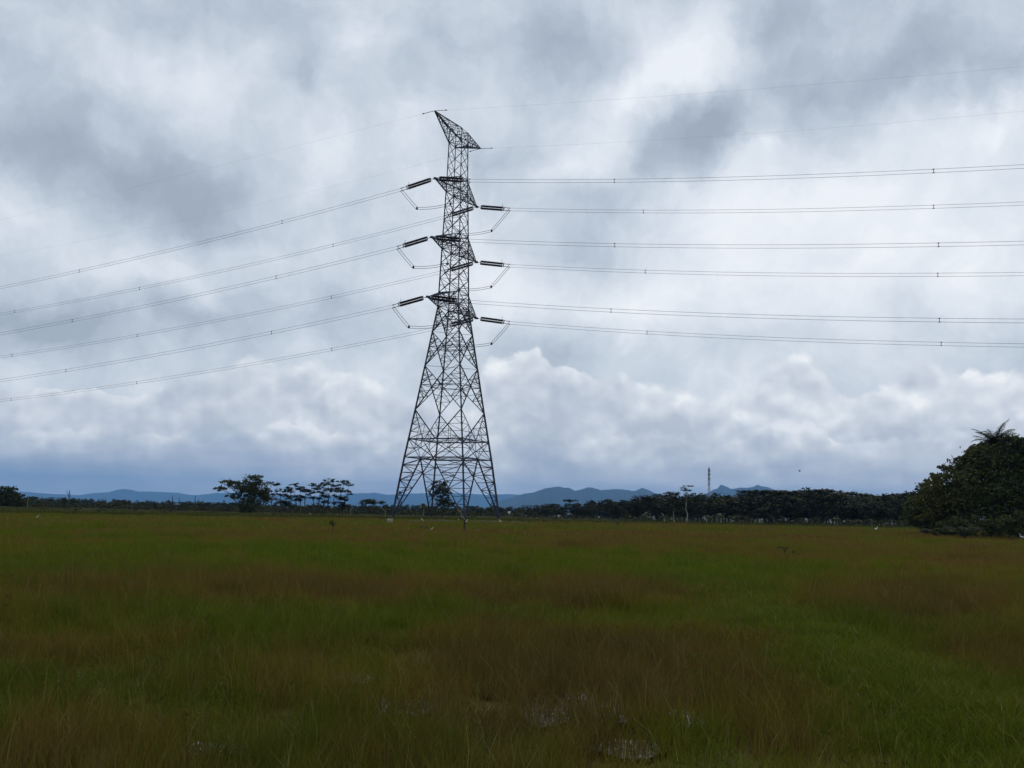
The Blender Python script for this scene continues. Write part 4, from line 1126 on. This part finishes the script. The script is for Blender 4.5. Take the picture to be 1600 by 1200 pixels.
# sapling, fallen branch, brush heaps, marker block
def sapling(px, py, topy, wpx, label, mat=M_leaf):
    base = G(px, py); base[2] = -.02; D = base[1]; root = empty('sapling', base); tag(root, label, 'plant')
    k = D / FPX; b = MB(base); b.quads(leaf_quads([(WP(px + dx * wpx, topy + dy, D), (wpx * k * .5, wpx * k * .5, wpx * k * .4)) for dx, dy in ((-.5, 2), (0, 0), (.5, 3), (.1, 5))], .05, 120, .3)); b.build('leaves', mat, root)
    b = MB(base); limb(b, base, WP(px, topy, D), .018, .008, .05); b.build('stem', M_bark, root)
sapling(519, 842, 816, 6, 'small leafy sapling standing alone in the left part of the field')
sapling(359, 872, 864, 5, 'tiny dark seedling in the field below the airy trees')
base = G(1242, 884); D = base[1]; root = empty('fallen_branch', base); tag(root, 'crooked dead branch lying in the grass on the right of the field', 'branch')
b = MB(base); limb(b, WP(1246, 886, D), WP(1236, 878, D), .022, .015, .15, 5); limb(b, WP(1236, 878, D), WP(1233, 873, D), .014, .006, .1, 3); limb(b, WP(1238, 879, D), WP(1246, 881, D - .1), .014, .008, .2, 4); b.build('limb', M_bark_pale, root)
b = MB(base); limb(b, WP(1236, 878, D), WP(1222, 858, D + .2), .012, .006, .06, 6); b.quads(leaf_quads([(WP(x, y, D), (.035, .03, .03)) for x, y in ((1218, 855), (1224, 856), (1229, 857), (1240, 862), (1227, 860))], .03, 500)); b.build('twigs', M_brush, root)
def heap(px, py, w, h, label, mat=M_brush, name='brush_heap'):
    base = G(px, py); D = base[1]; k = D / FPX; b = MB(base)
    for i in range(70):
        a = rnd.uniform(-1, 1); x0 = px + a * w; hh = h * (1 - a * a) * rnd.random()
        p = WP(x0, py - hh, D + rnd.uniform(-.4, .4)); p[2] = max(p[2], .05); d = np.array([rnd.gauss(0, 1), rnd.gauss(0, 1), rnd.uniform(-.1, .5)]); d /= np.linalg.norm(d)
        b.tube([p, p + d * rnd.uniform(.2, .8) * w * k * .5], [.014, .005], 4)
    b.quads(leaf_quads([(base + (0, 0, h * k * .35), (w * k, .4, h * k * .5))], .05, 60))
    o = b.build(name, mat); tag(o, label, 'brush heap')
heap(664, 829, 16, 7, 'heap of dead brown brush left of the forked trunk')
heap(709, 830, 14, 4, 'low dark line of cut branches right before the forked trunk')
heap(760, 830, 14, 5, 'thin heap of brown twigs right of the forked trunk', M_straw)
b = MB(G(665, 829)); p = G(668, 829)
root = None
base = G(609, 819.5); base[2] = 0; root = empty('marker_block', base); tag(root, 'weathered pale concrete marker block standing in the field left of the pylon', 'marker')
k = base[1] / FPX; b = MB(base); w = 4.2 * k; x, y, z = base
v = [(-w, -w, -.1), (w, -w, -.1), (w, w, -.1), (-w, w, -.1), (-w, -w, 7.5 * k), (w, -w, 7.5 * k), (w, w, 7.5 * k), (-w, w, 7.5 * k), (-w * .7, -w * .7, 9 * k), (w * .7, -w * .7, 9 * k), (w * .7, w * .7, 9 * k), (-w * .7, w * .7, 9 * k)]
n0 = len(b.v); b.v += [np.array(q) + base for q in v]
b.f += [(0, 1, 5, 4), (1, 2, 6, 5), (2, 3, 7, 6), (3, 0, 4, 7), (4, 5, 9, 8), (5, 6, 10, 9), (6, 7, 11, 10), (7, 4, 8, 11), (8, 9, 10, 11), (3, 2, 1, 0)]
b.build('block', M_conc, root)
b = MB(base); b.box((x - w * .3, y - w * .3, 9 * k + .002), (x + w * .3, y + w * .3, 10.5 * k)); b.build('cap', M_rust, root)

# earth mounds round the pylon feet
for j, (px, py, rx, hh) in enumerate(((690, 817.5, 36, .45), (760, 819, 46, .42), (808, 820, 26, .4), (650, 817, 22, .35))):
    c = G(px, py); k = c[1] / FPX; b = MB(c); n = 22; v = []
    for i in range(6):
        t = i / 5
        for q in range(n):
            a = 2 * pi * q / n; r = (1 - t) * (1 + .25 * (vnoise(np.array(cos(a) * 2 + j * 7), np.array(sin(a) * 2)) - .5))
            b.v.append(c + np.array([rx * k * r * cos(a), 2.2 * r * sin(a), -.05 + hh * (1 - (1 - t) ** 3)]))
    for i in range(5):
        for q in range(n): b.f.append((i * n + q, i * n + (q + 1) % n, (i + 1) * n + (q + 1) % n, (i + 1) * n + q))
    o = b.build('earth_mound', M_bund, smooth=True); tag(o, kind='structure')

# ------------------------------------------------------------------ egrets and the flying bird
def egret(px, py, label, s=1.0, face=1, depth=None, z=0):
    base = G(px, py) if depth is None else WP(px, py, depth)
    if depth is None: base[2] = z
    root = empty('egret', base); tag(root, label, 'bird', 'white egrets in the field')
    b = MB(base); o = base; f = face; s *= .5
    b.tube([o + np.array([-.26 * f, 0, .27]) * s, o + np.array([-.12 * f, 0, .34]) * s, o + np.array([.04 * f, 0, .38]) * s, o + np.array([.15 * f, 0, .43]) * s, o + np.array([.13 * f, 0, .56]) * s, o + np.array([.19 * f, 0, .66]) * s, o + np.array([.26 * f, 0, .67]) * s],
           [.02 * s, .085 * s, .10 * s, .05 * s, .03 * s, .035 * s, .022 * s], 8)
    b.build('body', M_white, root, True)
    for q in (-.03, .03):
        l = MB(base); l.tube([o + np.array([0, q, -.02]) * s, o + np.array([0, q, .3]) * s], .009 * s, 4); l.build('leg', M_dark, root)
    k = MB(base); k.tube([o + np.array([.26 * f, 0, .67]) * s, o + np.array([.38 * f, 0, .64]) * s], [.014 * s, .003 * s], 4); k.build('beak', M_straw, root)
for px, py, s, f, lb in ((58, 812, 1.1, 1, 'white egret alone in the left part of the field'),
        (485, 806, 1.3, -1, 'white egret under the left airy trees'), (526, 807, 1.2, 1, 'white egret below the right airy tree'),
        (660, 816, 1.3, -1, 'white egret on the mound by the left pylon foot'), (644, 808, 1.2, 1, 'white egret between the left pylon feet'),
        (728, 819, 1.5, 1, 'white egret beside the forked dead trunk'), (717, 815, 1.0, -1, 'small egret left of the forked dead trunk'),
        (750, 815, 1.0, 1, 'white egret between the forked trunk and the right pylon foot'), (782, 818, 1.4, -1, 'white egret at the foot of the right pylon leg'),
        (930, 806, 2.2, 1, 'white egret at the foot of the wood, left one of two'), (962, 808, 2.0, -1, 'white egret at the foot of the wood, right one of two'),
        (674, 831, 1.0, 1, 'white egret by the heap of dead brush'),
        (1369, 830, 1.7, 1, 'white egret at the field edge left of the grove'), (1426, 822, 1.1, -1, 'white egret close to the left end of the grove'),
        (1139, 817, 1.2, 1, 'white egret in the scrub right of the slim tree'), (1597, 845, 1.8, -1, 'white egret at the right edge under the grove')):
    egret(px, py, lb, s, f)
c = WP(1249.6, 736.5, 140); root = empty('flying_bird', c); tag(root, 'small dark bird flying above the wood on the right', 'bird')
b = MB(c); b.tube([c + (-.14, 0, -.02), c, c + (.14, 0, .03)], [.02, .06, .02], 6); b.build('body', M_dark, root)
for s_ in (-1, 1):
    b = MB(c); b.v = [c + (-.05, s_ * .03, 0), c + (.07, s_ * .03, 0), c + (.02, s_ * .2, .2), c + (-.06, s_ * .18, .2), c + (-.05, s_ * .03, .015), c + (.07, s_ * .03, .015), c + (.02, s_ * .2, .215), c + (-.06, s_ * .18, .215)]
    b.f = [(3, 2, 1, 0), (4, 5, 6, 7), (0, 1, 5, 4), (1, 2, 6, 5), (2, 3, 7, 6), (3, 0, 4, 7)]; b.build('wing', M_dark, root)

# ------------------------------------------------------------------ far houses and phone mast
def house(x0, x1, ytop, ybase, depth, label, roof=True, wall=M_wall):
    a, c = WP(x0, ybase, depth), WP(x1, ytop, depth); z0 = min(a[2], float(terrain(a[0], a[1])))
    base = np.array([(a[0] + c[0]) / 2, depth, z0]); root = empty('house', base); tag(root, label, 'house')
    w = (c[0] - a[0]) / 2; ht = c[2] - z0; eave = ht - (w * .45 if roof else 0); dp = max(w, 2.5)
    b = MB(base); b.box((base[0] - w, depth, z0), (base[0] + w, depth + 2 * dp, z0 + eave)); b.build('wall', wall, root)
    r = MB(base)
    if roof:
        x, y = base[0], depth; e = z0 + eave + .01; t = z0 + ht
        for o in (-.3, 2 * dp + .3): r.v += [np.array(q) for q in ((x - w - .3, y + o, e - .15), (x + w + .3, y + o, e - .15), (x, y + o, t))]
        r.f = [(0, 1, 2), (5, 4, 3), (0, 2, 5, 3), (1, 4, 5, 2), (0, 3, 4, 1)]
    else: r.box((base[0] - w - .15, depth - .15, z0 + eave + .003), (base[0] + w + .15, depth + 2 * dp + .15, z0 + eave + .2))
    r.build('roof', M_wall if roof else M_roof, root)
    for o in ((-.45, .45) if w > 1.2 else ()):
        q = MB(base); q.box((base[0] + o * w - .35, depth - .04, z0 + eave * .45), (base[0] + o * w + .35, depth + .02, z0 + eave * .75)); q.build('window', M_glass, root)
house(789, 803, 799, 806, 330, 'small white gabled house right of the pylon')
house(815, 824, 800.5, 806.5, 325, 'cream flat roofed house right of the white gabled house', False, M_cream)
house(780, 787, 802.5, 806, 335, 'low white shed nearest to the right pylon leg', False)
house(806.5, 811, 803, 806, 330, 'tiny white shed between the two far houses', False)
house(871, 877, 804.5, 808, 300, 'low white shed in the trees right of the far houses', False)
house(863, 867, 804.5, 806.5, 300, 'tiny white shed left of the low white shed', False)

md = 760; mb_ = at(1108, md); root = empty('phone_mast', mb_); tag(root, 'slim lattice phone mast in dark and white bands rising behind the wood', 'mast')
top = WP(1108, 731, md)[2]; Hm = top - mb_[2]; n = 12
for i in range(n):
    b = MB(mb_); z0, z1 = mb_[2] + Hm * i / n, mb_[2] + Hm * (i + 1) / n; w0, w1 = .95 - .5 * i / n, .95 - .5 * (i + 1) / n
    cs = [(-1, -1), (1, -1), (1, 1), (-1, 1)]
    for q in range(4):
        a0, a1 = cs[q], cs[(q + 1) % 4]; P0 = np.array([mb_[0] + a0[0] * w0, mb_[1] + a0[1] * w0, z0]); P1 = np.array([mb_[0] + a0[0] * w1, mb_[1] + a0[1] * w1, z1])
        Q0 = np.array([mb_[0] + a1[0] * w0, mb_[1] + a1[1] * w0, z0]); Q1 = np.array([mb_[0] + a1[0] * w1, mb_[1] + a1[1] * w1, z1])
        b.beam(P0, P1, .17); b.beam(P0, Q1, .09); b.beam(Q0, P1, .09); b.beam(P1, Q1, .09)
    b.build('mast_section', (M_mast_red, M_mast_white)[(i // 2) % 2 if i < n - 3 else 0], root)
for i, (z, a) in enumerate([(z, a) for z in (.80, .88, .95) for a in (0, 2.1, 4.2)]):
    b = MB(mb_); c = np.array([mb_[0] + .85 * cos(a), mb_[1] + .85 * sin(a), mb_[2] + Hm * z]); b.box(tuple(c - (.2, .2, 1.1)), tuple(c + (.2, .2, 1.1))); b.build('antenna_panel', M_mast_red if i % 3 else M_mast_white, root)
b = MB(mb_); b.beam((mb_[0], mb_[1], top), (mb_[0], mb_[1], top + 2.2), .12); b.build('lightning_rod', M_steel, root)

# ------------------------------------------------------------------ haze
b = MB(); b.box((-15500, -9000, -14), (15500, 16500, 400))
hm = bpy.data.materials.new('air_haze'); hm.use_nodes = True; hm.node_tree.nodes.clear()
t = NT(hm.node_tree); pv = t.n('ShaderNodeVolumePrincipled'); o = t.n('ShaderNodeOutputMaterial'); t.l(pv.outputs[0], o.inputs['Volume'])
pv.inputs['Color'].default_value = (.22, .52, 1.0, 1); pv.inputs['Density'].default_value = 8e-5; pv.inputs['Anisotropy'].default_value = .2
o = b.build('haze', hm, loc=(0, 0, 0)); tag(o, 'thin blue air haze over the whole plain', 'haze', kind='stuff')
